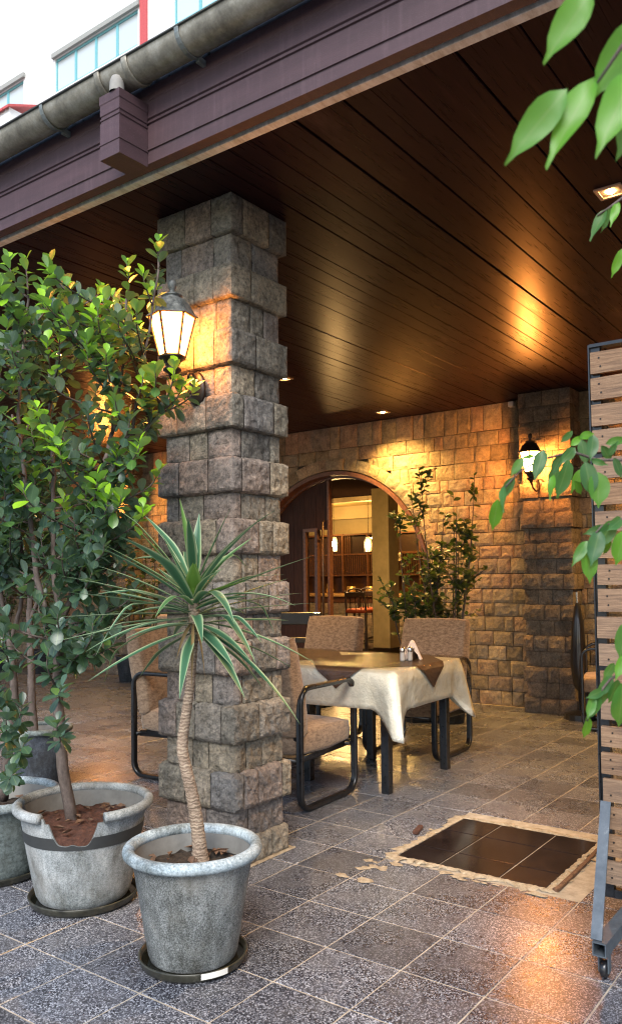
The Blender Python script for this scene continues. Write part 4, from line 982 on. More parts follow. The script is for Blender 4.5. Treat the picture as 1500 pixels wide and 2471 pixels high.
# ------------------------------------------------------------------ pots
def pot(name, c, R, rb, H, mats, label, rimr=.02, sauc=None, broken=False, band=None, soil=M_SOIL, sz=.04, group='plastic plant pots'):
    x, y = c[0], c[1]; z0 = .022
    r = empty(name, (x, y, 0), label, 'plant pot', group)
    n = 56; z1 = H
    def rad(z): f = (z - z0) / (z1 - z0); return rb + (R - rb) * (f ** (.8 if broken else 1.0))
    vang = math.atan2(CAM.y - y, CAM.x - x)
    def ztop(a):           # the rim edge, with the broken piece
        if not broken: return z1
        d = (a - vang + .17 + math.pi) % (2 * math.pi) - math.pi; e = abs(d) / .40
        dp_ = .020 if abs(d) < .47 else 0
        if e < 1: dp_ = max(dp_, .118 * (1 - e ** 4) * (.92 + .06 * math.sin(a * 11) + .012 * math.sin(a * 37)))
        return z1 - dp_
    NB = 18; n = 110 if broken else 56; rows = [z0 + (z1 - z0) * k / NB for k in range(NB + 1)]
    if band: pass
    for part, dr, mat_, flip in (('body', 0, mats[0], False), ('inner_wall', -.007, M_POTIN, True)):
        vs = []; fs = []
        for k in range(NB + 1):
            for q in range(n * 2):
                a = 2 * math.pi * q / (n * 2); zk = z0 + (ztop(a) - z0) * k / NB; rr_ = rad(zk) + dr
                if part == 'body':
                    rr_ += .0022 * math.exp(-((rows[k] - .27 * H) / .008) ** 2) * (1 if not broken else 0)
                    if k == 0: rr_ -= .004
                vs.append((x + rr_ * math.cos(a), y + rr_ * math.sin(a), zk))
        for k in range(NB):
            for q in range(n * 2):
                a = 2 * math.pi * (q + .5) / (n * 2)
                f = (k * n * 2 + q, k * n * 2 + (q + 1) % (n * 2), (k + 1) * n * 2 + (q + 1) % (n * 2), (k + 1) * n * 2 + q); fs.append(f[::-1] if flip else f)
        m = MB(); m.add(vs, fs); m.build(part, mat_, r, True)
    # rolled rim
    m = MB(); ring = []; 
    for q in range(n * 2 + (0 if broken else 0)):
        a = 2 * math.pi * q / (n * 2)
        ring.append((a, V((x + (R + rimr * .4) * math.cos(a), y + (R + rimr * .4) * math.sin(a), z1 + .002 * noise.noise(V((math.cos(a), math.sin(a), R)))))))
    if broken:
        keep = [p_ for a, p_ in sorted(((a - vang + .17) % (2 * math.pi), p_) for a, p_ in ring) if .46 < a < 2 * math.pi - .48]
        m.tube(keep, rimr, n=12)
    else: m.tube([p_ for _, p_ in ring], rimr, n=12, closed=True)
    m.build('rim', mats[1], r, True)
    if band:
        vs = []; fs = []; zb0, zb1 = band
        for k, z in enumerate((zb0, zb1)):
            for q in range(n * 2): a = 2 * math.pi * q / (n * 2); z_ = min(z, ztop(a) - .0005); vs.append((x + (rad(z_) + .0025) * math.cos(a), y + (rad(z_) + .0025) * math.sin(a), z_))
        for q in range(n * 2):
            if ztop(2 * math.pi * (q + .5) / (n * 2)) > zb0 + .002: fs.append((q, (q + 1) % (n * 2), n * 2 + (q + 1) % (n * 2), n * 2 + q))
        m = MB(); m.add(vs, fs); m.build('dark_band', M_BAND, r, True)
    # soil
    m = MB(); vs = [(x, y, H - sz - .03 + .02)]; K_ = 10
    for k in range(1, K_ + 1):
        for q in range(n):
            a = 2 * math.pi * q / n; rr_ = (rad(H - sz - .03) - .008) * k / K_
            vs.append((x + rr_ * math.cos(a), y + rr_ * math.sin(a), H - sz - .03 + .014 * noise.noise(V((math.cos(a) * k, math.sin(a) * k, R * 9)))))
    fs = [(0, 1 + q, 1 + (q + 1) % n) for q in range(n)] + [(1 + (k - 1) * n + q, 1 + k * n + q, 1 + k * n + (q + 1) % n, 1 + (k - 1) * n + (q + 1) % n) for k in range(1, K_) for q in range(n)]
    zs_ = H - sz - .03 - .09
    for q in range(n): a = 2 * math.pi * q / n; vs.append((x + (rad(zs_) - .010) * math.cos(a), y + (rad(zs_) - .010) * math.sin(a), zs_))
    fs += [(1 + (K_ - 1) * n + q, 1 + K_ * n + q, 1 + K_ * n + (q + 1) % n, 1 + (K_ - 1) * n + (q + 1) % n) for q in range(n)]
    m.add(vs, fs); m.build('soil', soil, r, True)
    # litter on the soil
    m = MB(); RR_ = random.Random(int(R * 1000))
    for q in range(26):
        a = RR_.random() * 6.28; rr_ = rad(H - sz) * .85 * RR_.random() ** .5; c_ = V((x + rr_ * math.cos(a), y + rr_ * math.sin(a), H - sz - .012))
        l_ = RR_.uniform(.015, .04); Mx = Matrix.Translation(c_) @ Matrix.Rotation(RR_.random() * 6, 4, 'Z') @ Matrix.Rotation(RR_.uniform(-.5, .5), 4, 'X') 
        m.add([Mx @ V(p_) for p_ in ((-l_, 0, 0), (0, l_ * .4, .006), (l_, 0, 0.002), (0, -l_ * .4, .008), (0, 0, -.004))], [(0, 4, 1), (1, 4, 2), (2, 4, 3), (3, 4, 0)])
    m.build('leaf_litter', plain('dry_leaf', (.15, .085, .05), .8, nz=.5, sc=30), r, kind='stuff')
    if sauc:
        s_ = empty('saucer', (x, y, 0), sauc[1], 'saucer', 'black saucers under the pots'); rs = sauc[0]
        MB().lathe([(0, .004), (rs * .9, .004), (rs * .96, .008), (rs, .034), (rs + .006, .037), (rs + .009, .033), (rs + .004, .026), (rs + .002, .012), (rs * .95, 0.0006), (0, .0006)][::-1], (x, y, 0), 56).build('dish', M_SAUC, s_, True)
        MB().lathe([(0, .0205), (rs * .985, .0205)][::-1], (x, y, 0), 48).build('water', M_WATER, s_)
    return r
P1 = (-.70, -.43); P2 = (-.566, .327); P3 = (-.608, .898); P4 = (.44, 2.04)
pot('plant_pot', P1, .210, .150, .380, (M_POT1, M_POTRIM), 'speckled grey plastic pot with a bleached rolled rim, nearest the camera, holding the yucca', .021, (.178, 'dark wet saucer under the nearest yucca pot'))
m = MB(); vs = []; 
for k in range(9):
    a = math.radians(-128 + k * 3.6); 
    for R_, z in ((.1885, .017), (.1885, .036)): vs.append((P1[0] + R_ * math.cos(a), P1[1] + R_ * math.sin(a), z))
m.add(vs, [(2 * k, 2 * k + 2, 2 * k + 3, 2 * k + 1) for k in range(8)]); m.build('saucer_sticker', M_WHITE, bpy.data.objects['saucer'])
pot('plant_pot', P2, .255, .182, .39, (M_POT2, M_POT2), 'large pale weathered pot with a broken rim and dark band, holding a ficus trunk', .020, (.212, 'dark wet saucer under the large broken pot'), True, (.268, .315), M_SOILR, .045)
pot('plant_pot', P3, .262, .19, .345, (M_POT3, M_POTRIM), 'grey green pot cut off by the left edge, with a blue grey rim', .02, (.215, 'dark saucer under the pot at the left edge'), soil=M_SOIL, sz=.05)
pot('plant_pot', P4, .175, .135, .37, (M_POT4, M_POT3), 'dark blue black pot standing behind the other pots with a thin trunk', .018, None, soil=M_SOILR, sz=.03)

# ------------------------------------------------------------------ leaves
def leaf_geo(L, W, cup=.15, curl=.2, kind='ob', segs=4):
    """leaf along +x, up +z; returns verts, faces, attrs(|u| rib)"""
    vs = []; at = []
    for i in range(segs + 1):
        t_ = i / segs
        if kind == 'ob': wd = W * (math.sin(math.pi * min(1, t_ ** 1.5 * .96 + .02)) ** .58) * .5
        elif kind == 'fig': wd = W * .5 * (math.sin(math.pi * min(1, t_ ** .78 * .99 + .01)) ** .85) * (1 if t_ < .82 else max(.08, (1 - t_) / .18 * .75))
        else: wd = W * .5 * math.sin(math.pi * (t_ * .96 + .02)) ** .7
        if i == segs: wd = .0008
        z = -curl * L * t_ * t_
        for u in (-1, 0, 1):
            vs.append(V((L * t_, u * wd, z + cup * wd * abs(u) + (abs(u) * .035 * L * math.sin(t_ * 9 + u * 1.3) if kind == 'fig' else 0)))); at.append(abs(u))
    fs = []
    for i in range(segs):
        for q in (0, 1): fs.append((i * 3 + q, (i + 1) * 3 + q, (i + 1) * 3 + q + 1, i * 3 + q + 1))
    return vs, fs, at
def frame_to(d, roll=0.0, up=V((0, 0, 1))):
    d = d.normalized(); y = up.cross(d)
    if y.length < 1e-3: y = V((0, 1, 0)).cross(d)
    y.normalize(); z = d.cross(y); M = Matrix((d, y, z)).transposed().to_4x4()
    return M @ Matrix.Rotation(roll, 4, 'X')
class Foliage:
    """collects leaves; the largest 300 become objects, the rest one 'stuff' mesh"""
    def __init__(s, root, mat, L, W, kind, cup, curl, tints, limit=290, segs=4):
        s.root = root; s.mat = mat; s.leaves = []; s.limit = limit; s.geo = leaf_geo(L, W, cup, curl, kind, segs)
        s.meshes = []
        for tv in tints:
            m = MB(); m.add(s.geo[0], s.geo[1], [(tv, a, 0) for a in s.geo[2]]); s.meshes.append((tv, m.mesh('leaf', mat, True)))
    def add(s, M, tint, size): s.leaves.append((M, tint, size))
    def done(s, limit=None):
        lv = sorted(s.leaves, key=lambda q: (q[0].translation - CAM).dot(FW) - q[2] * .4); lim = s.limit if limit is None else limit
        if lim and len(lv) > lim:
            # spread the individual ones over the front half
            half = lv[:max(lim, int(len(lv) * .55))]; random.Random(2).shuffle(half); one = half[:lim]; ids = {id(q) for q in one}; rest_ = [q for q in lv if id(q) not in ids]
        else: one, rest_ = (lv, []) if lim else ([], lv)
        for M, tv, sz in one:
            me = min(s.meshes, key=lambda q: abs(q[0] - tv))[1]; o = link('leaf', me, s.root); o.matrix_basis = M
        if rest_:
            m = MB()
            for M, tv, sz in rest_: m.add([M @ p for p in s.geo[0]], s.geo[1], [(tv, a, 0) for a in s.geo[2]])
            m.build('foliage', s.mat, s.root, True, kind='stuff')
def curve(p0, p1, bend, n=8):
    p0, p1 = V(p0), V(p1); return [p0.lerp(p1, k / n) + bend * (4 * (k / n) * (1 - k / n)) for k in range(n + 1)]

def in_poly(x, y, poly):
    c = False; n = len(poly)
    for i in range(n):
        (x1, y1), (x2, y2) = poly[i], poly[i - 1]
        if (y1 > y) != (y2 > y) and x < (x2 - x1) * (y - y1) / (y2 - y1) + x1: c = not c
    return c

def ficus_bush(name, label, base, trunks, tips, seed, wob=.0, nl=(18, 26), leafL=.062, leafW=.040, bright_y=1250, limit=290, mat=None):
    R_ = random.Random(seed); root = empty(name, base, label, 'ficus bush', 'ficus bushes in pots at the left')
    sk = []; m = MB()
    for pts, r0, r1 in trunks:
        P = [dep(*q) if len(q) == 3 and not isinstance(q, Vector) else V(q) for q in pts]
        # densify with wobble
        D = []
        for a, b in zip(P, P[1:]):
            for k in range(5): D.append(a.lerp(b, k / 5) + V((noise.noise(a * 3 + V((k, 0, 0))), noise.noise(b * 3 + V((0, k, 0))), 0)) * .006)
        D.append(P[-1]); m = MB(); m.tube(D, r0, r1, n=8); m.build('trunk', M_BARK, root, True); sk += D[3:]
    fo = Foliage(root, mat or M_LEAF, leafL, leafW, 'ob', .22, .12, (.05, .2, .35, .55, .78, .92), segs=6)
    tw = MB()
    for (px, py, w_) in tips:
        tip = dep(px, py, w_)
        c_ = [q for q in sk if q.z < tip.z - .10] or sk
        st_ = min(c_, key=lambda q: (q - tip).length + R_.uniform(0, .12))
        d = tip - st_
        pts = []; n = 9
        for k in range(n + 1):
            f = k / n; p_ = st_.lerp(tip, f); p_ = p_ + V((d.x, d.y, 0)) * (1 - (1 - f) ** 2.4 - f) * .9 + V((noise.noise(p_ * 5), noise.noise(p_ * 5 + V((9, 0, 0))), 0)) * .02 * math.sin(f * math.pi); pts.append(p_)
        tw.tube(pts, .0050, .0018, n=5)
        # leaves along the last stretch
        tot = sum((b - a).length for a, b in zip(pts, pts[1:])); ln = min(tot * .9, R_.uniform(.20, .42)); N_ = int(R_.randint(*nl) * ln / .3)
        acc = 0; seg_ = []
        for a, b in zip(pts[::-1], pts[::-1][1:]): seg_.append((acc, a, b)); acc += (b - a).length
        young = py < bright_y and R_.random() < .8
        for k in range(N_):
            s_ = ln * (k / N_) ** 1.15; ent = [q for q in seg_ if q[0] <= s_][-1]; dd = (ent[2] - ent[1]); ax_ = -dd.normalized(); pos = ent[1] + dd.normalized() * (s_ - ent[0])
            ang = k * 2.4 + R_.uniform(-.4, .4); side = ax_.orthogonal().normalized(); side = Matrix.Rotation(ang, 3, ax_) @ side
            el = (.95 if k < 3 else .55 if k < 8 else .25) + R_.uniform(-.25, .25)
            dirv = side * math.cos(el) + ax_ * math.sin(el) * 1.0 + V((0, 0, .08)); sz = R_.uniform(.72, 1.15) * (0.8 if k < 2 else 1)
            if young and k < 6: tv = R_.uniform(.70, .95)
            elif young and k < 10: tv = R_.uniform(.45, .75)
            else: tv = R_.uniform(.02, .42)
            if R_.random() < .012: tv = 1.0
            M = Matrix.Translation(pos) @ frame_to(dirv, R_.uniform(-.5, .5)) @ Matrix.Diagonal((sz, sz * R_.uniform(.85, 1.1), sz, 1)); fo.add(M, tv, sz)
    tw.build('twigs', M_BARK, root, True, kind='stuff'); fo.done(limit)
    return root
RT_ = random.Random(21)
sil = [(0, 660), (30, 625), (75, 620), (125, 622), (165, 668), (200, 690), (225, 715), (262, 655), (300, 632), (335, 690), (360, 600), (385, 575), (392, 700), (385, 900), (392, 1040), (330, 1110), (300, 1180), (330, 1260), (285, 1330), (230, 1380), (180, 1420), (120, 1400), (0, 1400)]
tipsA = [(383, 578, 3.35), (305, 632, 3.4), (245, 690, 3.5), (60, 622, 3.5), (120, 625, 3.45), (20, 622, 3.6), (165, 690, 3.5), (345, 660, 3.3), (250, 715, 3.2), (190, 725, 3.3), (100, 705, 3.2), (15, 785, 3.1), (210, 815, 3.1), (330, 745, 3.1), (265, 790, 3.3),
         (440, 925, 3.35), (470, 930, 3.45), (420, 880, 3.3), (345, 905, 3.2), (215, 985, 3.0), (235, 1150, 3.0), (345, 1225, 3.1), (260, 1200, 3.0), (385, 1130, 3.4), (55, 1180, 2.95)]
for k in range(125):
    while True:
        x, y = RT_.uniform(-60, 395), RT_.uniform(610, 1330)
        if in_poly(max(1, x), y, sil): break
    tipsA.append((x, y + 15, RT_.uniform(3.0, 3.95)))
low = [(RT_.uniform(10, 330), RT_.uniform(1330, 1560), RT_.uniform(3.1, 3.5)) for _ in range(20)] + [(RT_.uniform(200, 380), RT_.uniform(1130, 1400), RT_.uniform(3.15, 3.6)) for _ in range(22)] + [(150, 1320, 3.1), (140, 1480, 3.0), (225, 1500, 3.05), (240, 1560, 3.1), (150, 1655, 3.0), (140, 1740, 2.95), (110, 1480, 3.3), (290, 1290, 3.2), (200, 1360, 3.2), (250, 1450, 3.3), (60, 1400, 3.3), (90, 1330, 3.1), (180, 1250, 3.2), (120, 1560, 3.2)]
tA = [(([(178, 2000, 3.40), (158, 1900, 3.38), (143, 1770, 3.36), (140, 1640, 3.35), (143, 1560, 3.35), (150, 1500, 3.35)]), .026, .019),
      ([(143, 1560, 3.35), (118, 1500, 3.36), (90, 1400, 3.4), (78, 1290, 3.42), (60, 1150, 3.45), (45, 1000, 3.5), (55, 850, 3.55), (70, 720, 3.5)], .015, .005),
      ([(148, 1520, 3.35), (132, 1400, 3.38), (128, 1280, 3.4), (130, 1150, 3.42), (120, 1000, 3.45), (140, 860, 3.5), (180, 720, 3.5)], .013, .005),
      ([(150, 1500, 3.35), (180, 1420, 3.33), (205, 1330, 3.3), (225, 1230, 3.3), (250, 1120, 3.3), (285, 1000, 3.35), (300, 850, 3.4), (305, 720, 3.4)], .015, .005),
      ([(225, 1230, 3.3), (270, 1130, 3.32), (320, 1030, 3.36), (345, 900, 3.38), (365, 760, 3.36), (383, 650, 3.35)], .009, .004),
      ([(320, 1080, 3.36), (370, 1010, 3.4), (415, 955, 3.42)], .006, .003)]
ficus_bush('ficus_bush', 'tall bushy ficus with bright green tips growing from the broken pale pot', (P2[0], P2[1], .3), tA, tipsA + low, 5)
tB = [([(8, 1930, 3.72), (20, 1820, 3.7), (38, 1700, 3.7), (30, 1600, 3.7), (25, 1540, 3.7)], .022, .016),
      ([(25, 1560, 3.7), (5, 1450, 3.7), (-15, 1300, 3.72), (-20, 1100, 3.75), (0, 900, 3.8)], .011, .005),
      ([(25, 1545, 3.7), (50, 1470, 3.72), (58, 1380, 3.75), (40, 1200, 3.8), (30, 1000, 3.8)], .011, .005)]
tipsB = [(RT_.uniform(-80, 120), RT_.uniform(1000, 1420), RT_.uniform(3.4, 4.0)) for _ in range(55)] + [(15, 1730, 3.3), (35, 1860, 3.2), (55, 1700, 3.4), (10, 1520, 3.3), (60, 1790, 3.3), (-10, 1640, 3.3), (10, 1160, 3.2)]
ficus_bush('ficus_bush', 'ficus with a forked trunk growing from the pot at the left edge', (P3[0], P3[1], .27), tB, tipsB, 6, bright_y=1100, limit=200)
tC = [([(85, 1790, 5.15), (78, 1700, 5.15), (75, 1600, 5.15), (72, 1480, 5.15), (75, 1350, 5.15)], .028, .016), ([(72, 1500, 5.15), (110, 1400, 5.1), (140, 1280, 5.1), (170, 1150, 5.1)], .014, .006), ([(75, 1400, 5.15), (40, 1250, 5.2), (60, 1100, 5.2)], .012, .006)]
tipsC = [(RT_.uniform(-20, 330), RT_.uniform(960, 1400), RT_.uniform(4.6, 5.4)) for _ in range(60)]
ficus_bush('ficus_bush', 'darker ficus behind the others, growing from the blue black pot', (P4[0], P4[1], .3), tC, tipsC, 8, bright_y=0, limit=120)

# shrubs against the back wall
def shrub(base, H, stems, nleaf, spread, label, seed, L=.055, potr=.16, limit=160, tip=.0):
    R_ = random.Random(seed); b = V(base); root = empty('potted_shrub', base, label, 'shrub', 'shrubs along the back wall')
    MB().lathe([(0, 0), (potr * .75, 0), (potr, .32), (potr + .015, .33), (potr - .01, .335), (potr - .02, .29), (0, .28)], b, 24).build('pot', M_POT4, root, True)
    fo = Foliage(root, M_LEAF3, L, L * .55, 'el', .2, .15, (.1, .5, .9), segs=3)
    for k in range(stems):
        a = 2 * math.pi * k / stems + R_.random(); h = H * R_.uniform(.6, 1.0); e = b + V((math.cos(a) * spread * R_.uniform(.3, 1), math.sin(a) * spread * R_.uniform(.3, 1), h))
        pts = curve(b + V((0, 0, .28)), e, V((math.cos(a) * .05, math.sin(a) * .05, 0)), 10); m = MB(); m.tube(pts, .010, .003, n=5); m.build('stem', M_BARK, root, True)
        sub = []
        for j in range(7):
            f = R_.uniform(.35, .95); p_ = pts[int(f * 10)]; d = V((R_.uniform(-1, 1), R_.uniform(-1, 1), R_.uniform(.3, 1.3))).normalized() * R_.uniform(.12, .30); m = MB(); sub.append([p_, p_ + d])
        m = MB(); [m.tube(q, .004, .002, n=4) for q in sub]; m.build('side_twigs', M_BARK, root, kind='stuff')
        sub.append(pts[5:])
        for q in range(nleaf // stems):
            s_ = R_.choice(sub); i = R_.randrange(len(s_) - 1); p_ = s_[i].lerp(s_[i + 1], R_.random()); d = V((R_.uniform(-1, 1), R_.uniform(-1, 1), R_.uniform(-.3, .9)))
            sz = R_.uniform(.7, 1.15); fo.add(Matrix.Translation(p_) @ frame_to(d, R_.uniform(-1, 1)) @ Matrix.Scale(sz, 4), R_.random(), sz)
    fo.done(limit)
    return root
pA = dep(1085, 1650, 7.35); pB = dep(1005, 1640, 7.45)
shrub((pA.x, pA.y, 0), 2.45, 8, 1000, .40, 'tall thin leafed shrub against the golden wall, right of the arched door', 31, .072)
shrub((pB.x, pB.y, 0), 2.05, 7, 850, .50, 'shrub at the right edge of the door opening, left of the taller one', 32, .072)
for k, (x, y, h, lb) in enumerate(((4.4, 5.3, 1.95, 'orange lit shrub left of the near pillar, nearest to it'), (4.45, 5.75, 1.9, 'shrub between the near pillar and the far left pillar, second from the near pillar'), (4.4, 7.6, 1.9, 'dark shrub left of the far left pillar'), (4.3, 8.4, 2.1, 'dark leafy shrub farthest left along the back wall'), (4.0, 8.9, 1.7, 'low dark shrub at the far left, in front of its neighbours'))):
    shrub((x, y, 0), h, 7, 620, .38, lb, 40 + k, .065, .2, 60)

# ------------------------------------------------------------------ yucca
yuc = empty('yucca_plant', (P1[0], P1[1], .31), 'variegated yucca with bare ringed trunk and spiky striped leaves in the nearest pot', 'yucca')
tp = [(484, 2075, 2.87), (478, 2010, 2.87), (466, 1930, 2.86), (448, 1850, 2.85), (440, 1800, 2.85), (448, 1730, 2.85), (458, 1660, 2.85), (464, 1590, 2.85), (468, 1530, 2.85), (468, 1480, 2.85), (466, 1420, 2.85)]
P = [dep(*q) for q in tp]; D = []; rad_ = []
m = MB(); n = 14; vs = []; NS = 90
def cat(P, f):
    i = min(len(P) - 2, int(f * (len(P) - 1))); u = f * (len(P) - 1) - i; p0, p1, p2, p3 = P[max(0, i - 1)], P[i], P[i + 1], P[min(len(P) - 1, i + 2)]
    return .5 * ((2 * p1) + (-p0 + p2) * u + (2 * p0 - 5 * p1 + 4 * p2 - p3) * u * u + (-p0 + 3 * p1 - 3 * p2 + p3) * u ** 3)
for i in range(NS + 1):
    f = i / NS; c_ = cat(P, f); r_ = .0265 - .0105 * min(1, f * 1.6) + .006 * max(0, .06 - f) / .06 + .0012 * math.sin(i * 2.4) + (.004 if f > .84 else 0)
    for k in range(n):
        a = 2 * math.pi * k / n; vs.append(c_ + RT * (math.cos(a) * r_) + V((FW.x, FW.y, 0)) * (math.sin(a) * r_))
m.add(vs, [(i * n + k, i * n + (k + 1) % n, (i + 1) * n + (k + 1) % n, (i + 1) * n + k) for i in range(NS) for k in range(n)] + [tuple(NS * n + k for k in range(n))]); m.build('trunk', M_YBARK, yuc, True)
def blade(p0, d0, L, W, droop, tint_y=0.0, kink=None, dead=0.0, twist=0.0, side=None):
    n = 16; p_ = V(p0); d = V(d0).normalized(); cols_ = (-1, -.62, -.25, .25, .62, 1); vs = []; at = []
    sd_ = side or d.cross(V((0, 0, 1)))
    if sd_.length < .1: sd_ = V((1, 0, 0))
    sd_.normalize(); step = L / n
    for i in range(n + 1):
        f = i / n; wd = W * .5 * (min(1, .45 + f * 1.7) if f < .33 else max(0.02, 1 - ((f - .33) / .67) ** 1.7))
        nn_ = sd_.cross(d).normalized(); s2 = (sd_ * math.cos(twist * f) + nn_ * math.sin(twist * f)); n2 = s2.cross(d).normalized()
        for u in cols_: vs.append(p_ + s2 * (u * wd) + n2 * (abs(u) * wd * .35)); at.append((abs(u), tint_y, max(dead, .9 * (f > .96))))
        g = droop * step * (1 if kink is None or f < kink else 9) if not (kink and f > kink + .12) else droop * step
        d = (d + V((0, 0, -1)) * g).normalized(); p_ = p_ + d * step
        sd_ = (sd_ - d * sd_.dot(d)).normalized()
    m = MB(); m.add(vs, [(i * 6 + k, i * 6 + k + 1, (i + 1) * 6 + k + 1, (i + 1) * 6 + k) for i in range(n) for k in range(5)], at)
    m.build('leaf', M_YUC, yuc, True)
RY = random.Random(14); UPV = V((0, 0, 1)); FH = V((FW.x, FW.y, 0)).normalized(); RH = V((RT.x, RT.y, 0)).normalized()
def crown(py): return dep(467, py, 2.85)
# key blades: (start py, direction right, up, toward-camera, length, width, droop, yellowness, kink)
keyb = [(1400, -.13, 1, .1, .30, .036, .1, .75, None), (1400, .05, 1, -.2, .26, .030, .1, .1, None), (1405, .42, .95, .0, .30, .024, .0, .1, None), (1410, .0, 1, -.1, .2, .028, 0, .0, None),
        (1410, -.85, 1.0, 0, .31, .026, .0, .7, None), (1412, -.55, 1.0, -.3, .24, .022, .1, .0, None), (1420, -1, .68, .1, .34, .030, .25, .5, None), (1425, .92, .42, .3, .20, .026, .9, 1.0, None),
        (1430, 1.0, .42, .0, .42, .030, .15, .0, None), (1440, 1.0, .5, .3, .36, .028, 2.3, .2, None), (1440, .5, .75, 1.0, .40, .03, 3.4, .1, None), (1432, -.35, .8, .9, .47, .034, .5, .15, .32),
        (1445, -1, .33, .1, .46, .022, .25, .0, None), (1450, -1, .22, .4, .44, .022, .15, .1, None), (1455, -1, .0, .2, .46, .022, .05, .2, None), (1450, -1, .42, .5, .40, .022, 2.2, .1, .45),
        (1465, -1, -.1, .5, .45, .022, .2, .2, None), (1470, -.9, .05, .7, .38, .024, 1.3, .1, None), (1445, -.85, .5, .0, .36, .022, .6, .0, None), (1460, 1, .12, .2, .40, .022, .1, .0, None),
        (1460, 1, .30, -.3, .38, .020, .5, .1, None), (1475, 1, -.1, .3, .44, .022, .9, .3, None), (1470, .8, .25, .8, .36, .026, 1.7, .1, .4), (1480, .7, -.1, .8, .32, .026, 1.3, .0, None),
        (1485, .9, -.35, .5, .50, .022, 1.3, .1, None), (1490, .55, -.3, .7, .36, .028, 1.5, .0, None), (1440, .15, 1, .7, .17, .034, .2, .95, None), (1425, .12, .85, .9, .17, .036, -.2, .9, None)]
for (py, r_, u_, c_, L, W, dr, yl, kk) in keyb:
    d = RH * r_ + UPV * u_ - FH * c_; blade(crown(py + 25) + d.normalized() * .01, d, L * 1.05, W * 1.6, dr, yl, kk)
for k in range(38):
    a = k * 2.4; f = k / 38; py = 1420 + f * 115; el = 1.05 - f * 1.35 + RY.uniform(-.15, .15)
    d = (RH * math.cos(a) + FH * math.sin(a)) * math.cos(el) + UPV * math.sin(el); blade(crown(py) + d * .012, d, RY.uniform(.28, .44), RY.uniform(.032, .042), RY.choice((RY.uniform(.1, .8), RY.uniform(.8, 2.6))), RY.choice((0, .1, .3, .5)), RY.choice((None, None, .4, .55, .65)), 0, RY.uniform(-.5, .5))
for (x_, dr_, L) in ((.12, 6, .26), (.03, 5, .30), (.5, 3.0, .32), (-.1, 6, .18)):
    blade(crown(1500), RH * x_ - FH * .3 - UPV * .1, L, .012, dr_, 0, None, 1.0, 1.2)

# ------------------------------------------------------------------ weeping fig at the right
fig = empty('weeping_fig_tree', dep(1980, 1700, 1.15), 'weeping fig whose thin leafy branches hang in from the right edge, close to the camera', 'tree')
fig.location.z = 0
tb_ = V((fig.location.x, fig.location.y, 0)); m = MB(); m.tube([tb_, tb_ + V((.02, .03, 1.2)), tb_ + V((-.02, 0, 2.2)), tb_ + V((0, .05, 2.9))], .05, .03, n=10); m.build('trunk', M_BARK, fig, True)
RF = random.Random(77); ff = {}
def fig_branch(pts, leaves, w0, size):
    P = [dep(x, y, w_) for x, y, w_ in pts]; P = [tb_ + V((0, 0, min(2.8, P[0].z + .25)))] + P; m = MB(); m.tube(P, .004, .0014, n=6); m.build('branch', M_BARK, fig, True)
    for (x, y, w_, dx, dy, L, tv, roll) in leaves:
        st_ = dep(x, y, w_); e = dep(x + dx, y + dy, w_ + RF.uniform(-.02, .02)); d = e - st_; Lr = d.length
        vs, fs, at = leaf_geo(Lr, Lr * L, .35, .10, 'fig', 7)
        M = Matrix.Translation(st_) @ frame_to(d, roll, -FW); m = MB(); m.add([M @ p for p in vs], fs, [(tv, a, 0) for a in at]); m.build('leaf', M_LEAF2, fig, True)
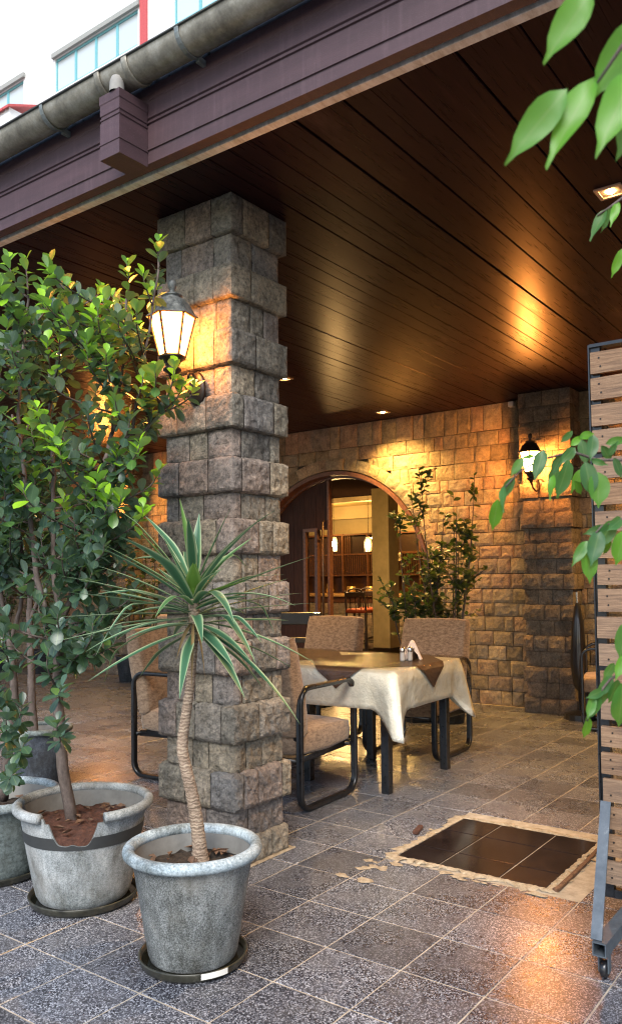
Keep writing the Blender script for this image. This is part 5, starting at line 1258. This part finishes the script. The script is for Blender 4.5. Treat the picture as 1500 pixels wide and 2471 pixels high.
# top right, closest
fig_branch([(1560, 60, .85), (1500, 110, .86), (1440, 200, .87)], [(1425, -20, .85, -115, 165, .42, .8, .2), (1530, 60, .88, -95, 175, .44, .75, -.3), (1435, 185, .88, -120, 205, .27, .85, .4), (1365, 215, .87, -147, 175, .36, .7, .1), (1530, 170, .87, -90, 195, .36, .85, .2), (1560, 230, .88, -70, 150, .45, .7, 0)], .86, 1)
fig_branch([(1560, 440, 1.5), (1510, 470, 1.5), (1470, 500, 1.5), (1440, 520, 1.5)], [(1462, 503, 1.5, -42, 75, .30, .4, .6), (1470, 500, 1.5, -18, 62, .30, .3, -.5), (1490, 488, 1.5, -18, 55, .3, .9, .3), (1500, 600, 1.5, -25, 70, .32, .9, 0)], 1.5, 1)
fig_branch([(1600, 1130, 1.55), (1520, 1110, 1.55), (1440, 1110, 1.55), (1380, 1090, 1.55), (1300, 1110, 1.55), (1250, 1140, 1.55), (1205, 1190, 1.55)],
           [(1262, 1105, 1.55, -32, 45, .4, .6, .3), (1240, 1150, 1.55, -35, 60, .36, .2, .3), (1215, 1170, 1.55, -5, 65, .3, .5, 1.), (1200, 1205, 1.55, -12, 78, .42, .85, 0), (1310, 1085, 1.5, -22, 75, .40, .25, .3), (1355, 1095, 1.55, -28, 55, .38, .2, .4), (1370, 1110, 1.5, -25, 95, .42, .35, -.3), (1345, 1120, 1.6, -22, 75, .35, .4, .6),
            (1385, 1080, 1.55, -35, 40, .45, .3, 0), (1400, 1060, 1.6, 15, 65, .40, .2, .2), (1430, 1050, 1.5, -5, 60, .45, .15, 0), (1450, 1075, 1.55, 25, 40, .42, .25, .2), (1375, 1075, 1.5, 30, -25, .45, .9, 0), (1410, 1115, 1.5, 20, 85, .50, .2, 0), (1440, 1140, 1.5, 5, 85, .62, .7, 0), (1425, 1110, 1.55, 40, 12, .4, .4, .2),
            (1465, 1100, 1.5, 25, -35, .4, .3, 0), (1480, 1105, 1.5, 20, 50, .4, .15, 0), (1460, 1070, 1.5, 55, -12, .4, .6, 0), (1405, 1130, 1.6, -30, 60, .35, .8, .5), (1335, 1145, 1.55, -12, 60, .3, .9, .8), (1350, 1150, 1.6, -5, 55, .35, .75, .3), (1385, 1160, 1.5, 18, 35, .4, .8, 0), (1290, 1100, 1.55, -35, 5, .3, .8, 0), (1380, 1040, 1.6, -30, 30, .4, .3, 0), (1395, 1055, 1.5, 40, -10, .4, .8, 0)], 1.5, 1)
fig_branch([(1600, 1240, 1.5), (1520, 1245, 1.5), (1450, 1270, 1.5), (1415, 1310, 1.5)],
           [(1415, 1305, 1.5, -35, 60, .35, .55, .2), (1415, 1310, 1.5, 10, 100, .42, .7, 0), (1445, 1280, 1.5, -20, 85, .45, .15, .2), (1465, 1270, 1.5, -60, 20, .38, .2, 0), (1480, 1255, 1.5, -40, 70, .5, .3, 0), (1500, 1250, 1.5, -35, 30, .5, .4, 0), (1505, 1280, 1.5, -18, 85, .6, .8, 0), (1470, 1300, 1.52, -15, 40, .4, .9, 0)], 1.5, 1)
fig_branch([(1600, 1590, 1.45), (1520, 1610, 1.45), (1470, 1640, 1.45), (1430, 1690, 1.45), (1415, 1740, 1.45)],
           [(1475, 1630, 1.45, -35, 55, .42, .3, .2), (1455, 1665, 1.45, -40, 20, .45, .25, 0), (1470, 1650, 1.45, -45, 65, .36, .3, 0), (1430, 1680, 1.45, -12, 55, .42, .6, 0), (1420, 1730, 1.45, -12, 55, .35, .85, 0), (1450, 1680, 1.45, -40, 60, .34, .5, .5), (1490, 1640, 1.44, -22, 60, .45, .4, 0), (1500, 1650, 1.43, -5, 110, .5, .6, 0), (1510, 1500, 1.42, -15, 95, .45, .5, .2), (1505, 1580, 1.42, -20, 60, .4, .8, .2), (1480, 1600, 1.46, -25, 40, .5, .5, 0)], 1.4, 1)

# ------------------------------------------------------------------ slatted screen on wheels
SXs = .27; SY = -1.532
scr = empty('slatted_screen', (SXs, -2.1, 0), 'tall slatted pallet wood screen in a black steel frame on wheels, at the right edge', 'screen')
lean = lambda z: (z - .5) * .0
zb = .205; NSl = 20; pitch_ = (2.145 - zb) / NSl
for k in range(NSl):
    z0 = zb + k * pitch_; ysl = SY - .008 + rnd.uniform(-.006, .003)
    m = MB(); nn_ = 9; hh = pitch_ * rnd.uniform(.76, .84); vs = []
    for i in range(nn_ + 1):
        y_ = ysl - 1.15 * i / nn_
        for (dx, dz) in ((0, 0), (0, hh), (.019, hh), (.019, 0)):
            vs.append((SXs - .022 + dx + .0015 * noise.noise(V((y_ * 4, k, dz))), y_, z0 + dz + .003 * noise.noise(V((y_ * 6, k * 3, dz * 20))) + k * 0))
    m.add(vs, [(i * 4 + q, i * 4 + (q + 1) % 4, (i + 1) * 4 + (q + 1) % 4, (i + 1) * 4 + q) for i in range(nn_) for q in range(4)] + [(3, 2, 1, 0), (nn_ * 4, nn_ * 4 + 1, nn_ * 4 + 2, nn_ * 4 + 3)])
    o = m.build('slat', M_PALLET, scr)
    for j in range(1):
        for q in range(2):
            if rnd.random() < .4: continue
            m = MB(); m.lathe([(0, 0), (.0035, .0005), (.0035, .002), (0, .002)], (SXs - .0225, ysl - .035 - j * .05 + rnd.uniform(-.01, .01), z0 + hh * (.3 + .4 * q)), 7, M=Matrix.Rotation(-math.pi / 2, 4, 'Y')); 
            oo = m.mesh('nail', M_LANTD); o2 = bpy.data.objects.new('nail', oo); col.objects.link(o2); o2.parent = o; o2.matrix_parent_inverse = Matrix.Identity(4) 
m = MB(); m.box(SXs - .012, SXs + .03, SY, SY + .005, .15, 2.16); m.box(SXs, SXs + .03, SY - .035, SY, .15, 2.16); m.box(SXs - .012, SXs + .03, SY - 1.2, SY, 2.150, 2.162); m.box(SXs, SXs + .03, SY - 1.2, SY - .036, .15, .18); m.box(SXs, SXs + .03, SY - 1.2, SY - 1.16, .181, 2.149); m.box(SXs + .002, SXs + .028, SY - .62, SY - .58, .182, 2.148)
m.build('steel_frame', M_BLACK, scr)
for y_ in (SY - .085, SY - 1.12):
    fx0, fx1 = -.075, .62; z0 = .085; m = MB(); q = .022; i_ = .018
    vs = []
    for x in (fx0, fx1):
        for r_ in (q, i_):
            for (a, b) in ((-1, -1), (1, -1), (1, 1), (-1, 1)): vs.append((x, y_ + a * r_, z0 + .022 + b * r_))
    fs = [(k, (k + 1) % 4, 8 + (k + 1) % 4, 8 + k) for k in range(4)] + [(4 + (k + 1) % 4, 4 + k, 12 + k, 12 + (k + 1) % 4) for k in range(4)] + [(4 + k, 4 + (k + 1) % 4, (k + 1) % 4, k) for k in range(4)] + [(8 + k, 8 + (k + 1) % 4, 12 + (k + 1) % 4, 12 + k) for k in range(4)]
    m.add(vs, fs); m.build('foot_tube', M_STEEL, scr)
    m = MB(); a_, b_ = V((-.062, y_ + .012, .131)), V((SXs - .04, y_ + .058, .50)); d_ = (b_ - a_).normalized(); nx = d_.cross(V((0, 1, 0))).normalized()
    vs = []; 
    for e_ in (a_, b_):
        for (u, v_) in ((-1, -1), (1, -1), (1, 1), (-1, 1)): vs.append(e_ + V((0, 1, 0)) * (.018 * u) + nx * (.003 * v_))
    m.add(vs, [(0, 1, 2, 3), (7, 6, 5, 4)] + [(k, 4 + k, 4 + (k + 1) % 4, (k + 1) % 4) for k in range(4)]); m.build('brace', M_STEEL, scr)
    for x in (-.02, .55):
        cw = MB(); Mx = Matrix.Rotation(math.pi / 2, 4, 'X'); cw.lathe([(0, -.011), (.024, -.011), (.028, -.007), (.028, .007), (.024, .011), (0, .011)], (x, y_, .0285), 18, M=Mx); wh = cw.build('caster', M_BLACKW, scr, True)
        m = MB(); m.box(x - .014, x + .014, y_ - .017, y_ - .013, .02, .084); m.box(x - .014, x + .014, y_ + .013, y_ + .017, .02, .084); m.box(x - .02, x + .02, y_ - .02, y_ + .02, .078, .0845); m.build('caster_fork', M_STEEL, scr)
